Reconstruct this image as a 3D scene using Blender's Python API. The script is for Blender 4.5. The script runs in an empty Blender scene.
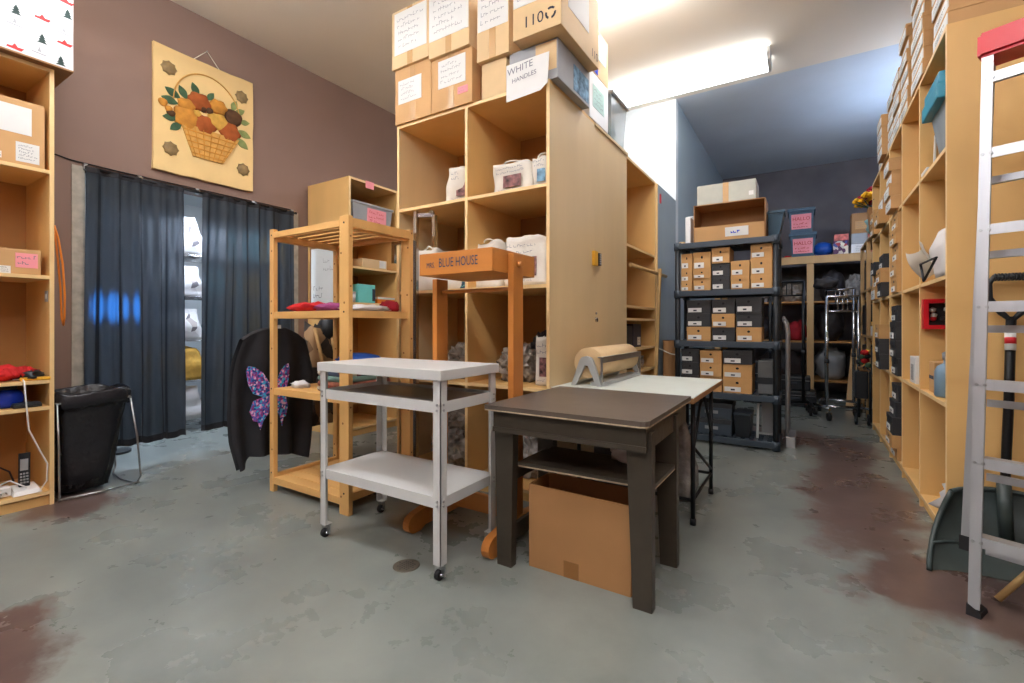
import bpy, bmesh, math, random
from mathutils import Vector, Matrix, noise as mnoise
PI = math.pi
rng = random.Random(7)
SC = bpy.context.scene
COL = SC.collection

# ------------------------------------------------------------------ materials
def lin(c):
    out = []
    for v in c:
        v /= 255.0
        out.append(v / 12.92 if v <= .04045 else ((v + .055) / 1.055) ** 2.4)
    return (out[0], out[1], out[2], 1.0)

MATS = {}
def mat(name, rgb, rough=.6, metal=0.0, var=.08, scale=8.0, stretch=(1, 1, 1), spec=.4, alpha=None, trans=0.0, emit=None, bump=0.0, bscale=40.0):
    m = bpy.data.materials.new(name); m.use_nodes = True
    nt = m.node_tree; b = nt.nodes['Principled BSDF']
    b.inputs['Roughness'].default_value = rough
    b.inputs['Metallic'].default_value = metal
    b.inputs['Specular IOR Level'].default_value = spec
    col = lin(rgb)
    b.inputs['Base Color'].default_value = col
    if var or bump:
        tc = nt.nodes.new('ShaderNodeTexCoord'); mp = nt.nodes.new('ShaderNodeMapping')
        mp.inputs['Scale'].default_value = stretch
        nt.links.new(tc.outputs['Object'], mp.inputs['Vector'])
    if var:
        n = nt.nodes.new('ShaderNodeTexNoise'); n.inputs['Scale'].default_value = scale; n.inputs['Detail'].default_value = 5
        nt.links.new(mp.outputs['Vector'], n.inputs['Vector'])
        r = nt.nodes.new('ShaderNodeValToRGB')
        r.color_ramp.elements[0].position = .3; r.color_ramp.elements[1].position = .7
        r.color_ramp.elements[0].color = tuple(max(0, v * (1 - var)) for v in col[:3]) + (1,)
        r.color_ramp.elements[1].color = tuple(min(1, v * (1 + var)) for v in col[:3]) + (1,)
        nt.links.new(n.outputs['Fac'], r.inputs['Fac']); nt.links.new(r.outputs['Color'], b.inputs['Base Color'])
    if bump:
        n2 = nt.nodes.new('ShaderNodeTexNoise'); n2.inputs['Scale'].default_value = bscale; n2.inputs['Detail'].default_value = 3
        nt.links.new(mp.outputs['Vector'], n2.inputs['Vector'])
        bp = nt.nodes.new('ShaderNodeBump'); bp.inputs['Strength'].default_value = bump; bp.inputs['Distance'].default_value = .02
        nt.links.new(n2.outputs['Fac'], bp.inputs['Height']); nt.links.new(bp.outputs['Normal'], b.inputs['Normal'])
    if alpha is not None: b.inputs['Alpha'].default_value = alpha
    if trans: b.inputs['Transmission Weight'].default_value = trans
    if emit:
        b.inputs['Emission Color'].default_value = lin(emit[0]); b.inputs['Emission Strength'].default_value = emit[1]
    MATS[name] = m
    return m

board = mat('particleboard', (220, 177, 112), .5, var=.05, scale=5, stretch=(1, 1, .25))
board_lit = mat('particleboard_lit', (212, 186, 142), .5, var=.05, scale=4, stretch=(1, 1, .2))  # paler board: cool light on the aisle-facing panels put into the colour
band = mat('edge_banding', (230, 196, 140), .5, var=.04)
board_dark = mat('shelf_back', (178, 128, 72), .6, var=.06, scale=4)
bluegrey = mat('painted_board', (156, 168, 174), .6, var=.05, scale=3)
pine = mat('pine', (218, 170, 104), .5, var=.12, scale=6, stretch=(1, 1, .12))
pine_h = mat('pine_lengthwise', (218, 170, 104), .5, var=.12, scale=6, stretch=(.12, 1, 1))
knotm = mat('knot', (140, 88, 44), .6, var=0)
stud = mat('stud_wood', (196, 158, 108), .6, var=.1, scale=6, stretch=(1, 1, .15))
oak = mat('orange_stained_wood', (186, 118, 54), .38, var=.14, scale=7, stretch=(1, 1, .15))
oak_h = mat('orange_stained_wood_wide', (192, 122, 56), .38, var=.14, scale=7, stretch=(.15, 1, 1))
brown = mat('brown_paint', (62, 55, 45), .38, var=.1, scale=12, bump=.1, bscale=25)
brown_top = mat('brown_top_with_sheen', (86, 76, 68), .33, var=.12, scale=9)  # lighter than the legs; the top's reflection is put into the colour
chip = mat('bare_chipped_edge', (178, 160, 132), .6, var=.3, scale=30)
white = mat('white_enamel', (202, 203, 201), .4, var=.02)
white_lam = mat('white_laminate', (206, 212, 204), .35, var=.04, scale=6)
cartgrey = mat('grey_mat', (126, 122, 116), .3, var=.06)
steel = mat('steel', (170, 172, 174), .3, metal=1, var=.05)
chrome = mat('chrome', (196, 196, 198), .16, metal=1, var=0)
alu = mat('aluminium', (186, 188, 192), .36, metal=.55, var=.06, scale=20, stretch=(1, 1, .1))
greymetal = mat('grey_painted_steel', (176, 180, 180), .42, metal=.3, var=.03)
kraft = mat('cardboard', (194, 152, 102), .75, var=.06, scale=5)
kraft_b = mat('brown_cardboard', (164, 120, 76), .7, var=.07, scale=4)
kraft_l = mat('pale_cardboard', (212, 182, 138), .75, var=.06, scale=5)
kraft_d = mat('dark_cardboard', (146, 106, 66), .8, var=.08, scale=5)
shoek = mat('kraft_shoebox', (198, 152, 96), .7, var=.05)
shoeb = mat('black_shoebox', (50, 50, 52), .55, var=.1)
tape = mat('packing_tape', (190, 150, 100), .25, var=.03)
tape_b = mat('brown_tape', (138, 96, 52), .3, var=.03)
paper = mat('paper', (222, 222, 218), .8, var=.02)
paper_t = mat('tinted_paper', (190, 222, 214), .8, var=.05)
pinkp = mat('pink_paper', (236, 150, 158), .8, var=.05)
ink = mat('ink', (52, 54, 66), .8, var=0)
pencil = mat('faint_ink', (120, 122, 132), .8, var=0)
redink = mat('red_ink', (186, 40, 40), .7, var=0)
tealink = mat('blue_paint', (30, 62, 92), .5, var=0)
black = mat('black_plastic', (34, 38, 42), .42, var=.08)
rackgrey = mat('charcoal_plastic', (62, 72, 82), .42, var=.08)
blackm = mat('black_steel', (24, 25, 27), .4, metal=.3, var=0)
rubber = mat('rubber', (28, 28, 30), .6, var=0)
binbag = mat('black_bin_bag', (34, 34, 38), .24, var=.1, bump=.5, bscale=14)
canvas = mat('canvas', (212, 206, 194), .85, var=.04, bump=.12, bscale=60)
rope = mat('rope', (232, 226, 208), .9, var=.05)
photo = mat('printed_picture', (122, 84, 82), .7, var=.95, scale=26)
photo_b = mat('printed_picture_blue', (108, 146, 172), .7, var=.6, scale=25)
tealp = mat('teal_plastic', (44, 134, 160), .4, var=.05)
darkteal = mat('dark_teal_plastic', (54, 84, 104), .45, var=.06)
greyp = mat('grey_plastic', (150, 152, 154), .4, var=.06)
turq = mat('turquoise_card', (116, 206, 200), .6, var=.06)
redp = mat('red_plastic', (198, 26, 38), .35, var=.04)
redc = mat('red_cloth', (186, 28, 30), .85, var=.2, scale=14, bump=.3, bscale=20)
crimson = mat('crimson_cloth', (146, 20, 34), .85, var=.2, scale=14)
purplec = mat('purple_cloth', (140, 62, 110), .85, var=.2, scale=14)
whitec = mat('white_cloth', (210, 206, 204), .9, var=.05)
bluec = mat('blue_cloth', (38, 84, 168), .85, var=.2)
plaidm = mat('plaid_cloth', (150, 92, 74), .9, var=.5, scale=18)
greenc = mat('grey_green_cloth', (92, 116, 108), .9, var=.3)
shirtm = mat('black_cloth', (38, 38, 42), .85, var=.12, bump=.1, bscale=12)
darkc = mat('dark_clutter', (46, 42, 44), .6, var=.3)
orangep = mat('orange_plastic', (226, 128, 32), .45, var=.03)
yellowp = mat('yellow_plastic', (228, 172, 50), .45, var=.04)
bluep = mat('cobalt_plastic', (26, 62, 196), .2, var=.2)
bluebag = mat('blue_plastic_bag', (24, 86, 176), .35, var=.2, bump=.5, bscale=18)
tealbag = mat('teal_plastic_bag', (140, 186, 190), .35, var=.2, bump=.6, bscale=20)
clearbag = mat('clear_plastic_wrap', (150, 138, 126), .18, var=.3, scale=16, alpha=.78, bump=.7, bscale=24)
clearbin = mat('clear_plastic', (206, 218, 222), .12, var=.02, alpha=.42)
greybag = mat('silver_poly_bag', (150, 146, 142), .25, var=.35, scale=14, bump=.6, bscale=22)
foam = mat('white_plastic', (226, 226, 224), .4, var=.02)
shovelm = mat('shovel_plastic', (62, 72, 70), .35, var=.1)
shovelt = mat('green_plastic', (16, 74, 70), .3, var=.15)
handle_w = mat('wooden_handle', (186, 150, 96), .5, var=.1, scale=10)
boardcream = mat('cream_hide', (232, 200, 140), .75, var=.05, scale=4)
gold = mat('bronze_rosette', (140, 116, 76), .55, var=.25, scale=20)
basketm = mat('woven_basket', (206, 156, 78), .7, var=.15, scale=24)
rust = mat('rust_felt', (160, 82, 34), .85, var=.2, scale=16)
ochre = mat('ochre_felt', (196, 134, 52), .85, var=.2, scale=16)
goldf = mat('gold_felt', (206, 160, 72), .85, var=.2, scale=16)
darkf = mat('dark_brown_felt', (88, 58, 34), .85, var=.3, scale=16)
leafm = mat('leaf_felt', (66, 94, 66), .85, var=.3, scale=14)
leafm2 = mat('pale_leaf_felt', (132, 142, 86), .85, var=.3, scale=14)
flowr = mat('burgundy_petals', (146, 20, 44), .7, var=.3, scale=20)
flowy = mat('yellow_petals', (236, 176, 26), .7, var=.2, scale=20)
flowo = mat('scarlet_petals', (226, 62, 36), .7, var=.2, scale=20)
wrapw = mat('gift_box_paper', (206, 208, 208), .6, var=.02)
pinew = mat('tree_print', (52, 70, 66), .7, var=.1)
boatr = mat('boat_print', (196, 48, 48), .7, var=.05)
ballb = mat('blue_rubber', (22, 74, 158), .35, var=.1)
glassd = mat('visor_glass', (70, 72, 76), .08, var=0, spec=.8)
boardw = mat('whiteboard', (226, 230, 228), .25, var=.02)
jamb = mat('chipped_white_paint', (180, 174, 160), .7, var=.2, scale=14)
wall_m = mat('taupe_wall_paint', (138, 113, 101), .7, var=.05, scale=1.6)
wall_d = mat('charcoal_wall_paint', (112, 108, 112), .75, var=.18, scale=2.2)
wall_b = mat('pale_blue_wall_paint', (164, 180, 188), .6, var=.04, scale=1.5)
wall_w = mat('white_wall', (214, 220, 222), .65, var=.02)
ceil_m = mat('ceiling_paint', (228, 218, 202), .8, var=.04, scale=.8)
ceil_d = mat('blue_grey_ceiling', (196, 206, 216), .7, var=.06, scale=1.2)  # bluer and darker tone than the front ceiling
shoew = mat('printed_box_end', (220, 222, 220), .6, var=.12, scale=10)
lamp_m = mat('lit_diffuser', (255, 255, 255), .4, var=0, emit=((236, 244, 255), 4.8))
lamp_fill = mat('fill_tube', (255, 255, 255), .4, var=0, emit=((246, 248, 255), 26.0))  # glow of the unseen fill lights added around the camera
lamp_c = mat('lit_diffuser_cool', (255, 255, 255), .4, var=0, emit=((220, 234, 255), 42.0))

lamp_n = mat('lit_diffuser_near', (255, 255, 255), .4, var=0, emit=((246, 248, 255), 15.0))
lamp_fill_back = mat('fill_tube_back', (255, 255, 255), .4, var=0, emit=((200, 222, 255), 42.0))  # glow of the hidden lights added for the back aisle
blue_glow_m = mat('added_blue_glow', (20, 60, 160), .3, var=0, emit=((60, 150, 255), 6.0))  # glow of the blue light added behind the curtain
def floor_material():
    m = bpy.data.materials.new('worn_painted_concrete'); m.use_nodes = True
    nt = m.node_tree; N = nt.nodes; L = nt.links; b = N['Principled BSDF']
    tc = N.new('ShaderNodeTexCoord')
    def noise(scale, detail=6, rough=.6):
        n = N.new('ShaderNodeTexNoise'); n.inputs['Scale'].default_value = scale; n.inputs['Detail'].default_value = detail
        n.inputs['Roughness'].default_value = rough; L.new(tc.outputs['Object'], n.inputs['Vector']); return n
    def ramp(src, p0, c0, p1, c1):
        r = N.new('ShaderNodeValToRGB'); e = r.color_ramp.elements
        e[0].position = p0; e[0].color = c0; e[1].position = p1; e[1].color = c1
        L.new(src, r.inputs['Fac']); return r
    base = ramp(noise(1.6, 7, .62).outputs['Fac'], .22, lin((102, 108, 104)), .80, lin((142, 147, 140)))
    red = ramp(noise(5).outputs['Fac'], .3, lin((78, 54, 50)), .7, lin((98, 76, 69)))
    nz = noise(3.2, 8, .68)
    total = None
    # worn patches: centre x, y, radius x, radius y
    for cx, cy, rx, ry in [(-2.55, .36, .56, .30), (-4.15, 1.02, .70, .30), (.28, 3.9, .42, 1.5), (.55, 2.75, .5, .55), (-.2, 5.6, .6, .6), (.3, 5.2, .35, .9)]:
        mp = N.new('ShaderNodeMapping'); mp.vector_type = 'POINT'
        mp.inputs['Location'].default_value = (-cx / rx, -cy / ry, 0)
        mp.inputs['Scale'].default_value = (1 / rx, 1 / ry, 0)
        L.new(tc.outputs['Object'], mp.inputs['Vector'])
        ln = N.new('ShaderNodeVectorMath'); ln.operation = 'LENGTH'; L.new(mp.outputs['Vector'], ln.inputs[0])
        s = N.new('ShaderNodeMath'); s.operation = 'SUBTRACT'; s.inputs[0].default_value = 1.25; L.new(ln.outputs['Value'], s.inputs[1])
        if total is None: total = s
        else:
            mx = N.new('ShaderNodeMath'); mx.operation = 'MAXIMUM'
            L.new(total.outputs[0], mx.inputs[0]); L.new(s.outputs[0], mx.inputs[1]); total = mx
    ad = N.new('ShaderNodeMath'); ad.operation = 'MULTIPLY_ADD'; ad.inputs[1].default_value = 1.9; ad.inputs[2].default_value = -1.12
    L.new(nz.outputs['Fac'], ad.inputs[0])
    sm = N.new('ShaderNodeMath'); sm.operation = 'ADD'; L.new(total.outputs[0], sm.inputs[0]); L.new(ad.outputs[0], sm.inputs[1])
    fac = ramp(sm.outputs[0], .2, (0, 0, 0, 1), .5, (.9, .9, .9, 1))
    mix = N.new('ShaderNodeMixRGB'); L.new(fac.outputs['Color'], mix.inputs['Fac'])
    L.new(base.outputs['Color'], mix.inputs['Color1']); L.new(red.outputs['Color'], mix.inputs['Color2'])
    L.new(mix.outputs['Color'], b.inputs['Base Color'])
    rr = ramp(noise(2.1, 6, .6).outputs['Fac'], .2, (.20, .20, .20, 1), .8, (.38, .38, .38, 1))
    L.new(rr.outputs['Color'], b.inputs['Roughness'])
    b.inputs['Specular IOR Level'].default_value = .55
    return m
floor_m = floor_material()

def curtain_material():
    m = bpy.data.materials.new('sheer_navy_fabric'); m.use_nodes = True
    nt = m.node_tree; N = nt.nodes; L = nt.links
    out = N['Material Output']; b = N['Principled BSDF']
    b.inputs['Base Color'].default_value = lin((28, 34, 40)); b.inputs['Roughness'].default_value = .7
    t = N.new('ShaderNodeBsdfTranslucent'); t.inputs['Color'].default_value = lin((104, 122, 142))
    tr = N.new('ShaderNodeBsdfRefraction'); tr.inputs['Color'].default_value = lin((196, 208, 220)); tr.inputs['Roughness'].default_value = .5; tr.inputs['IOR'].default_value = 1.22
    m1 = N.new('ShaderNodeMixShader'); m1.inputs['Fac'].default_value = .06
    m2 = N.new('ShaderNodeMixShader'); m2.inputs['Fac'].default_value = .09
    L.new(b.outputs[0], m1.inputs[1]); L.new(t.outputs[0], m1.inputs[2])
    L.new(m1.outputs[0], m2.inputs[1]); L.new(tr.outputs[0], m2.inputs[2]); L.new(m2.outputs[0], out.inputs[0])
    return m
curtain_m = curtain_material()

def cell_material(name, cols, scale, rough=.8):
    m = bpy.data.materials.new(name); m.use_nodes = True
    nt = m.node_tree; N = nt.nodes; L = nt.links; b = N['Principled BSDF']; b.inputs['Roughness'].default_value = rough
    tc = N.new('ShaderNodeTexCoord'); v = N.new('ShaderNodeTexVoronoi'); v.inputs['Scale'].default_value = scale
    L.new(tc.outputs['Object'], v.inputs['Vector'])
    sp = N.new('ShaderNodeSeparateColor'); L.new(v.outputs['Color'], sp.inputs[0])
    r = N.new('ShaderNodeValToRGB'); r.color_ramp.interpolation = 'CONSTANT'
    while len(r.color_ramp.elements) < len(cols): r.color_ramp.elements.new(.5)
    for i, c in enumerate(cols):
        r.color_ramp.elements[i].position = i / len(cols); r.color_ramp.elements[i].color = lin(c)
    L.new(sp.outputs[0], r.inputs['Fac']); L.new(r.outputs['Color'], b.inputs['Base Color'])
    return m
wingm = cell_material('sequin_wings', [(60, 120, 210), (130, 90, 190), (220, 120, 190), (70, 190, 230), (150, 60, 140), (40, 70, 150), (240, 200, 230)], 75)
camom = cell_material('camouflage_cloth', [(120, 92, 62), (60, 52, 46), (160, 128, 92), (86, 74, 60), (48, 44, 42)], 9)
stripem = cell_material('folded_knits', [(160, 60, 50), (60, 70, 90), (200, 150, 90), (110, 50, 60), (180, 170, 150)], 14)
mixm = cell_material('mixed_print', [(200, 190, 180), (180, 70, 80), (80, 90, 150), (230, 220, 200), (90, 60, 90)], 22)

# ------------------------------------------------------------------ geometry helper
class MB:
    def __init__(s): s.bm = bmesh.new(); s.mats = []
    def mi(s, m):
        if m not in s.mats: s.mats.append(m)
        return s.mats.index(m)
    def face(s, vs, m, smooth=False):
        try: f = s.bm.faces.new(vs)
        except ValueError: return None
        f.material_index = s.mi(m); f.smooth = smooth; return f
    def box(s, x0, x1, y0, y1, z0, z1, m, M=None, bev=0.0):
        if x0 > x1: x0, x1 = x1, x0
        if y0 > y1: y0, y1 = y1, y0
        if z0 > z1: z0, z1 = z1, z0
        P = [Vector((x, y, z)) for z in (z0, z1) for y in (y0, y1) for x in (x0, x1)]
        if M is not None: P = [M @ p for p in P]
        v = [s.bm.verts.new(p) for p in P]
        fs = [s.face([v[i] for i in q], m) for q in ((0, 2, 3, 1), (4, 5, 7, 6), (0, 1, 5, 4), (2, 6, 7, 3), (0, 4, 6, 2), (1, 3, 7, 5))]
        if bev:
            es = list({e for f in fs for e in f.edges})
            bmesh.ops.bevel(s.bm, geom=es, offset=bev, segments=2, affect='EDGES', profile=.6)
        return s
    def hexa(s, bottom, top, m):
        """box from four bottom and four top corners (counter-clockwise)"""
        b = [s.bm.verts.new(p) for p in bottom]; t = [s.bm.verts.new(p) for p in top]
        s.face(b[::-1], m); s.face(t, m)
        n = len(b)
        for i in range(n): s.face([b[i], b[(i + 1) % n], t[(i + 1) % n], t[i]], m)
        return s
    def bar(s, p0, p1, w, d, m, up=(0, 0, 1)):
        p0, p1 = Vector(p0), Vector(p1); ax = (p1 - p0); L = ax.length; ax.normalize(); up = Vector(up)
        if abs(ax.dot(up)) > .98: up = Vector((1, 0, 0))
        a = ax.cross(up).normalized(); b = a.cross(ax).normalized()
        M = Matrix(((a.x, b.x, ax.x, p0.x), (a.y, b.y, ax.y, p0.y), (a.z, b.z, ax.z, p0.z), (0, 0, 0, 1)))
        return s.box(-w / 2, w / 2, -d / 2, d / 2, 0, L, m, M)
    def cyl(s, p0, p1, r0, m, r1=None, seg=14, cap=True):
        r1 = r0 if r1 is None else r1
        p0, p1 = Vector(p0), Vector(p1); ax = (p1 - p0).normalized()
        up = Vector((0, 0, 1)) if abs(ax.z) < .95 else Vector((1, 0, 0))
        a = ax.cross(up).normalized(); b = a.cross(ax).normalized()
        R = []
        for p, r in ((p0, r0), (p1, r1)):
            R.append([s.bm.verts.new(p + a * (r * math.cos(2 * PI * i / seg)) + b * (r * math.sin(2 * PI * i / seg))) for i in range(seg)])
        for i in range(seg): s.face([R[0][i], R[0][(i + 1) % seg], R[1][(i + 1) % seg], R[1][i]], m, True)
        if cap: s.face(R[0][::-1], m); s.face(R[1], m)
        return s
    def tube(s, pts, r, m, seg=8, closed=False):
        P = [Vector(p) for p in pts]; n = len(P); rings = []
        prev = None
        for i in range(n):
            t = (P[(i + 1) % n] - P[i - 1]) if (closed or 0 < i < n - 1) else (P[1] - P[0] if i == 0 else P[-1] - P[-2])
            if t.length < 1e-9: t = Vector((0, 0, 1))
            t.normalize()
            if prev is None:
                up = Vector((0, 0, 1)) if abs(t.z) < .9 else Vector((1, 0, 0)); a = t.cross(up).normalized()
            else:
                a = prev - t * prev.dot(t)
                a = a.normalized() if a.length > 1e-6 else t.orthogonal().normalized()
            prev = a; b = t.cross(a)
            rings.append([s.bm.verts.new(P[i] + a * (r * math.cos(2 * PI * k / seg)) + b * (r * math.sin(2 * PI * k / seg))) for k in range(seg)])
        for i in range(n if closed else n - 1):
            A, B = rings[i], rings[(i + 1) % n]
            for k in range(seg): s.face([A[k], A[(k + 1) % seg], B[(k + 1) % seg], B[k]], m, True)
        if not closed: s.face(rings[0][::-1], m); s.face(rings[-1], m)
        return s
    def lathe(s, prof, c, m, seg=20, M=None):
        c = Vector(c); rings = []
        for r, z in prof:
            ring = []
            for k in range(seg):
                p = Vector((r * math.cos(2 * PI * k / seg), r * math.sin(2 * PI * k / seg), z))
                if M is not None: p = M @ p
                ring.append(s.bm.verts.new(p + c))
            rings.append(ring)
        for A, B in zip(rings, rings[1:]):
            for k in range(seg): s.face([A[k], A[(k + 1) % seg], B[(k + 1) % seg], B[k]], m, True)
        s.face(rings[0][::-1], m); s.face(rings[-1], m)
        return s
    def prism(s, poly, fn, n0, n1, m):
        """polygon of (u,v) extruded from n0 to n1 through fn(u,v,n)"""
        a = [s.bm.verts.new(fn(u, v, n0)) for u, v in poly]; b = [s.bm.verts.new(fn(u, v, n1)) for u, v in poly]
        s.face(a[::-1], m); s.face(b, m); n = len(poly)
        for i in range(n): s.face([a[i], a[(i + 1) % n], b[(i + 1) % n], b[i]], m)
        return s
    def grid(s, fn, nu, nv, m, smooth=True):
        V = [[s.bm.verts.new(fn(i / nu, j / nv)) for i in range(nu + 1)] for j in range(nv + 1)]
        for j in range(nv):
            for i in range(nu): s.face([V[j][i], V[j][i + 1], V[j + 1][i + 1], V[j + 1][i]], m, smooth)
        return s
    def blob(s, c, r, m, amp=.18, freq=2.5, seed=0, sub=3, flat=None):
        c = Vector(c); t = bmesh.ops.create_icosphere(s.bm, subdivisions=sub, radius=1.0); idx = s.mi(m)
        off = Vector((seed * 3.7, seed * 1.3, seed * 2.1))
        for v in t['verts']:
            d = v.co.normalized(); k = 1 + amp * mnoise.noise(d * freq + off) + amp * .5 * mnoise.noise(d * freq * 3 + off)
            p = Vector((d.x * r[0], d.y * r[1], d.z * r[2])) * k
            if flat is not None and p.z < -r[2] * flat: p.z = -r[2] * flat
            v.co = c + p
        for v in t['verts']:
            for f in v.link_faces: f.material_index = idx; f.smooth = m.name not in ('clear_plastic_wrap', 'silver_poly_bag', 'blue_plastic_bag', 'teal_plastic_bag')
        return s
    def pillow(s, w, d, h, m, c=(0, 0, 0), bulge=.15, amp=.05, seed=0, n=8, top=1.0):
        """stuffed-bag box: base at c.z, superelliptic in plan, narrowing to `top` at its top"""
        c = Vector(c); seg = 28; rings = []
        off = Vector((seed * 2.3, seed * 1.7, seed * .9))
        for j in range(n + 1):
            t = j / n; k = (1 - bulge) + bulge * math.sin(PI * min(1, t * .9 + .1)); k *= 1 + (top - 1) * t
            ring = []
            for i in range(seg):
                a = 2 * PI * i / seg; ca, sa = math.cos(a), math.sin(a); e = .35
                x = math.copysign(abs(ca) ** e, ca) * w / 2; y = math.copysign(abs(sa) ** e, sa) * d / 2
                p = Vector((x * k, y * k * (1 + (top - 1) * t * .8), h * t))
                q = mnoise.noise(Vector((p.x, p.y, p.z)) * 9 + off) * amp
                p += Vector((ca, sa, 0)) * q * min(w, d)
                if j == n: p.z += mnoise.noise(Vector((a, 1, 0)) + off) * amp * h
                ring.append(s.bm.verts.new(c + p))
            rings.append(ring)
        for A, B in zip(rings, rings[1:]):
            for k in range(seg): s.face([A[k], A[(k + 1) % seg], B[(k + 1) % seg], B[k]], m, True)
        s.face(rings[0][::-1], m); s.face(rings[-1], m)
        return s
    def scribble(s, fn, u0, u1, v0, v1, lines, m, seed=0, n=.0022, th=.0035):
        r = random.Random(seed); dv = (v1 - v0) / lines
        for k in range(lines):
            vb = v1 - (k + .7) * dv; hgt = dv * .55; u = u0 + r.uniform(0, .08) * (u1 - u0); end = u1 - r.uniform(0, .3) * (u1 - u0)
            while u < end:
                st = hgt * r.uniform(.5, .9); hh = hgt * r.choice((.5, .6, 1.0)); sl = r.uniform(-.25, .25) * st
                q = [(u, vb), (u + th, vb), (u + th + sl, vb + hh), (u + sl, vb + hh)]
                s.face([s.bm.verts.new(fn(a, b, n)) for a, b in q], m)
                w2 = min(st, end - u + th); vv = vb + hh * r.choice((0, .45, .9))
                q = [(u, vv), (u + w2, vv), (u + w2, vv + th), (u, vv + th)]
                s.face([s.bm.verts.new(fn(a, b, n)) for a, b in q], m)
                u += st * 1.25 + (hgt * .5 if r.random() < .2 else 0)
        return s
    def text(s, string, size, fn, m, n=.002, sx=1.0, align='CENTER'):
        cu = bpy.data.curves.new('lettering', 'FONT'); cu.body = string; cu.size = size; cu.align_x = align; cu.align_y = 'CENTER'; cu.resolution_u = 3
        ob = bpy.data.objects.new('lettering', cu); COL.objects.link(ob)
        bpy.context.view_layer.update()
        dg = bpy.context.evaluated_depsgraph_get(); me = ob.evaluated_get(dg).to_mesh()
        vs = [s.bm.verts.new(fn(v.co.x * sx, v.co.y, n)) for v in me.vertices]
        for p in me.polygons: s.face([vs[i] for i in p.vertices], m)
        ob.evaluated_get(dg).to_mesh_clear(); bpy.data.objects.remove(ob); bpy.data.curves.remove(cu)
        return s
    def move(s, M):
        bmesh.ops.transform(s.bm, matrix=M, verts=s.bm.verts[:]); return s
    def build(s, name, parent=None, label=None, local=False, normals=True):
        if normals: bmesh.ops.recalc_face_normals(s.bm, faces=s.bm.faces[:])
        if parent is not None and not local:
            o = parent; off = Vector((0, 0, 0))
            while o is not None: off += o.location; o = o.parent
            bmesh.ops.translate(s.bm, verts=s.bm.verts[:], vec=-off)
        me = bpy.data.meshes.new(name); s.bm.to_mesh(me); s.bm.free()
        for m in s.mats: me.materials.append(m)
        ob = bpy.data.objects.new(name, me); COL.objects.link(ob)
        if parent is not None: ob.parent = parent
        if label: ob['label'] = label
        return ob

def tag(o, label, cat, group=None):
    o['label'] = label; o['category'] = cat
    if group: o['group'] = group
    return o
def thing(name, label, cat, loc=(0, 0, 0), rz=0.0, group=None):
    o = bpy.data.objects.new(name, None); o.empty_display_size = .1; COL.objects.link(o)
    o.location = loc; o.rotation_euler = (0, 0, rz)
    return tag(o, label, cat, group)
def solo(mb, name, label, cat, group=None):
    """one-mesh thing given in room coordinates: origin moved to the middle of its base"""
    vs = mb.bm.verts; xs = [v.co.x for v in vs]; ys = [v.co.y for v in vs]; zs = [v.co.z for v in vs]
    c = Vector(((min(xs) + max(xs)) / 2, (min(ys) + max(ys)) / 2, min(zs)))
    bmesh.ops.translate(mb.bm, verts=mb.bm.verts[:], vec=-c)
    o = mb.build(name); o.location = c
    return tag(o, label, cat, group)
def struct(mb, name):
    o = mb.build(name); o['kind'] = 'structure'; return o
def dup(root, loc, rz=0.0, label=None, group=None, scale=None):
    r = root.copy(); COL.objects.link(r); r.location = loc; r.rotation_euler = (0, 0, rz)
    if label: r['label'] = label
    if group: r['group'] = group
    if scale: r.scale = scale
    for ch in list(root.children):
        c = ch.copy(); COL.objects.link(c); c.parent = r
        for g in list(ch.children):
            d = g.copy(); COL.objects.link(d); d.parent = c
    return r
def facefn(face, w, d, h):
    """(u from centre, v from base, n outward) on a side of a box centred on its base"""
    if face == '-y': return lambda u, v, n: Vector((u, -d / 2 - n, v))
    if face == '+y': return lambda u, v, n: Vector((-u, d / 2 + n, v))
    if face == '+x': return lambda u, v, n: Vector((w / 2 + n, u, v))
    if face == '-x': return lambda u, v, n: Vector((-w / 2 - n, -u, v))
ORD = ['bottom', 'second from the bottom', 'third from the bottom', 'fourth from the bottom', 'fifth from the bottom', 'sixth from the bottom', 'seventh from the bottom']

# ------------------------------------------------------------------ the room
XL, XR, YB, YF, H = -4.65, 1.32, 9.8, -3.2, 3.95
D0, D1, DH = 1.28, 2.97, 2.34     # curtained doorway in the left wall
mb = MB(); mb.box(-8.2, XR + .1, YF - .1, YB + .1, -.12, 0, floor_m); struct(mb, 'floor')
mb = MB(); mb.box(XL - .1, XR + .1, YF - .1, 6.0, H, H + .1, ceil_m); struct(mb, 'ceiling')
mb = MB(); mb.box(-1.385, XR + .1, 6.0, YB + .1, H, H + .1, ceil_d); o = struct(mb, 'ceiling_back')
mb = MB()
mb.box(XL - .14, XL, YF, D0, 0, H, wall_m); mb.box(XL - .14, XL, D1, 6.0, 0, H, wall_m); mb.box(XL - .14, XL, D0, D1, DH, H, wall_m)
struct(mb, 'wall_left')
mb = MB(); mb.box(XL - .14, -1.385, 6.0, 6.12, 0, H, wall_w); struct(mb, 'wall_middle')  # same block as the aisle wall; strong lamplight is put into its white
mb = MB(); mb.box(-1.5, -1.385, 6.12, YB, 0, H, wall_b); struct(mb, 'wall_aisle')
mb = MB(); mb.box(-1.5, XR + .1, YB, YB + .1, 0, H, wall_d); struct(mb, 'wall_back')
mb = MB(); mb.box(XR, XR + .1, YF, 6.0, 0, H, wall_m); mb.box(XR, XR + .1, 6.0, YB, 0, H, wall_d); struct(mb, 'wall_right')
mb = MB(); mb.box(XL - .1, XR + .1, YF - .1, YF, 0, H, wall_m); struct(mb, 'wall_front')
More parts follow.
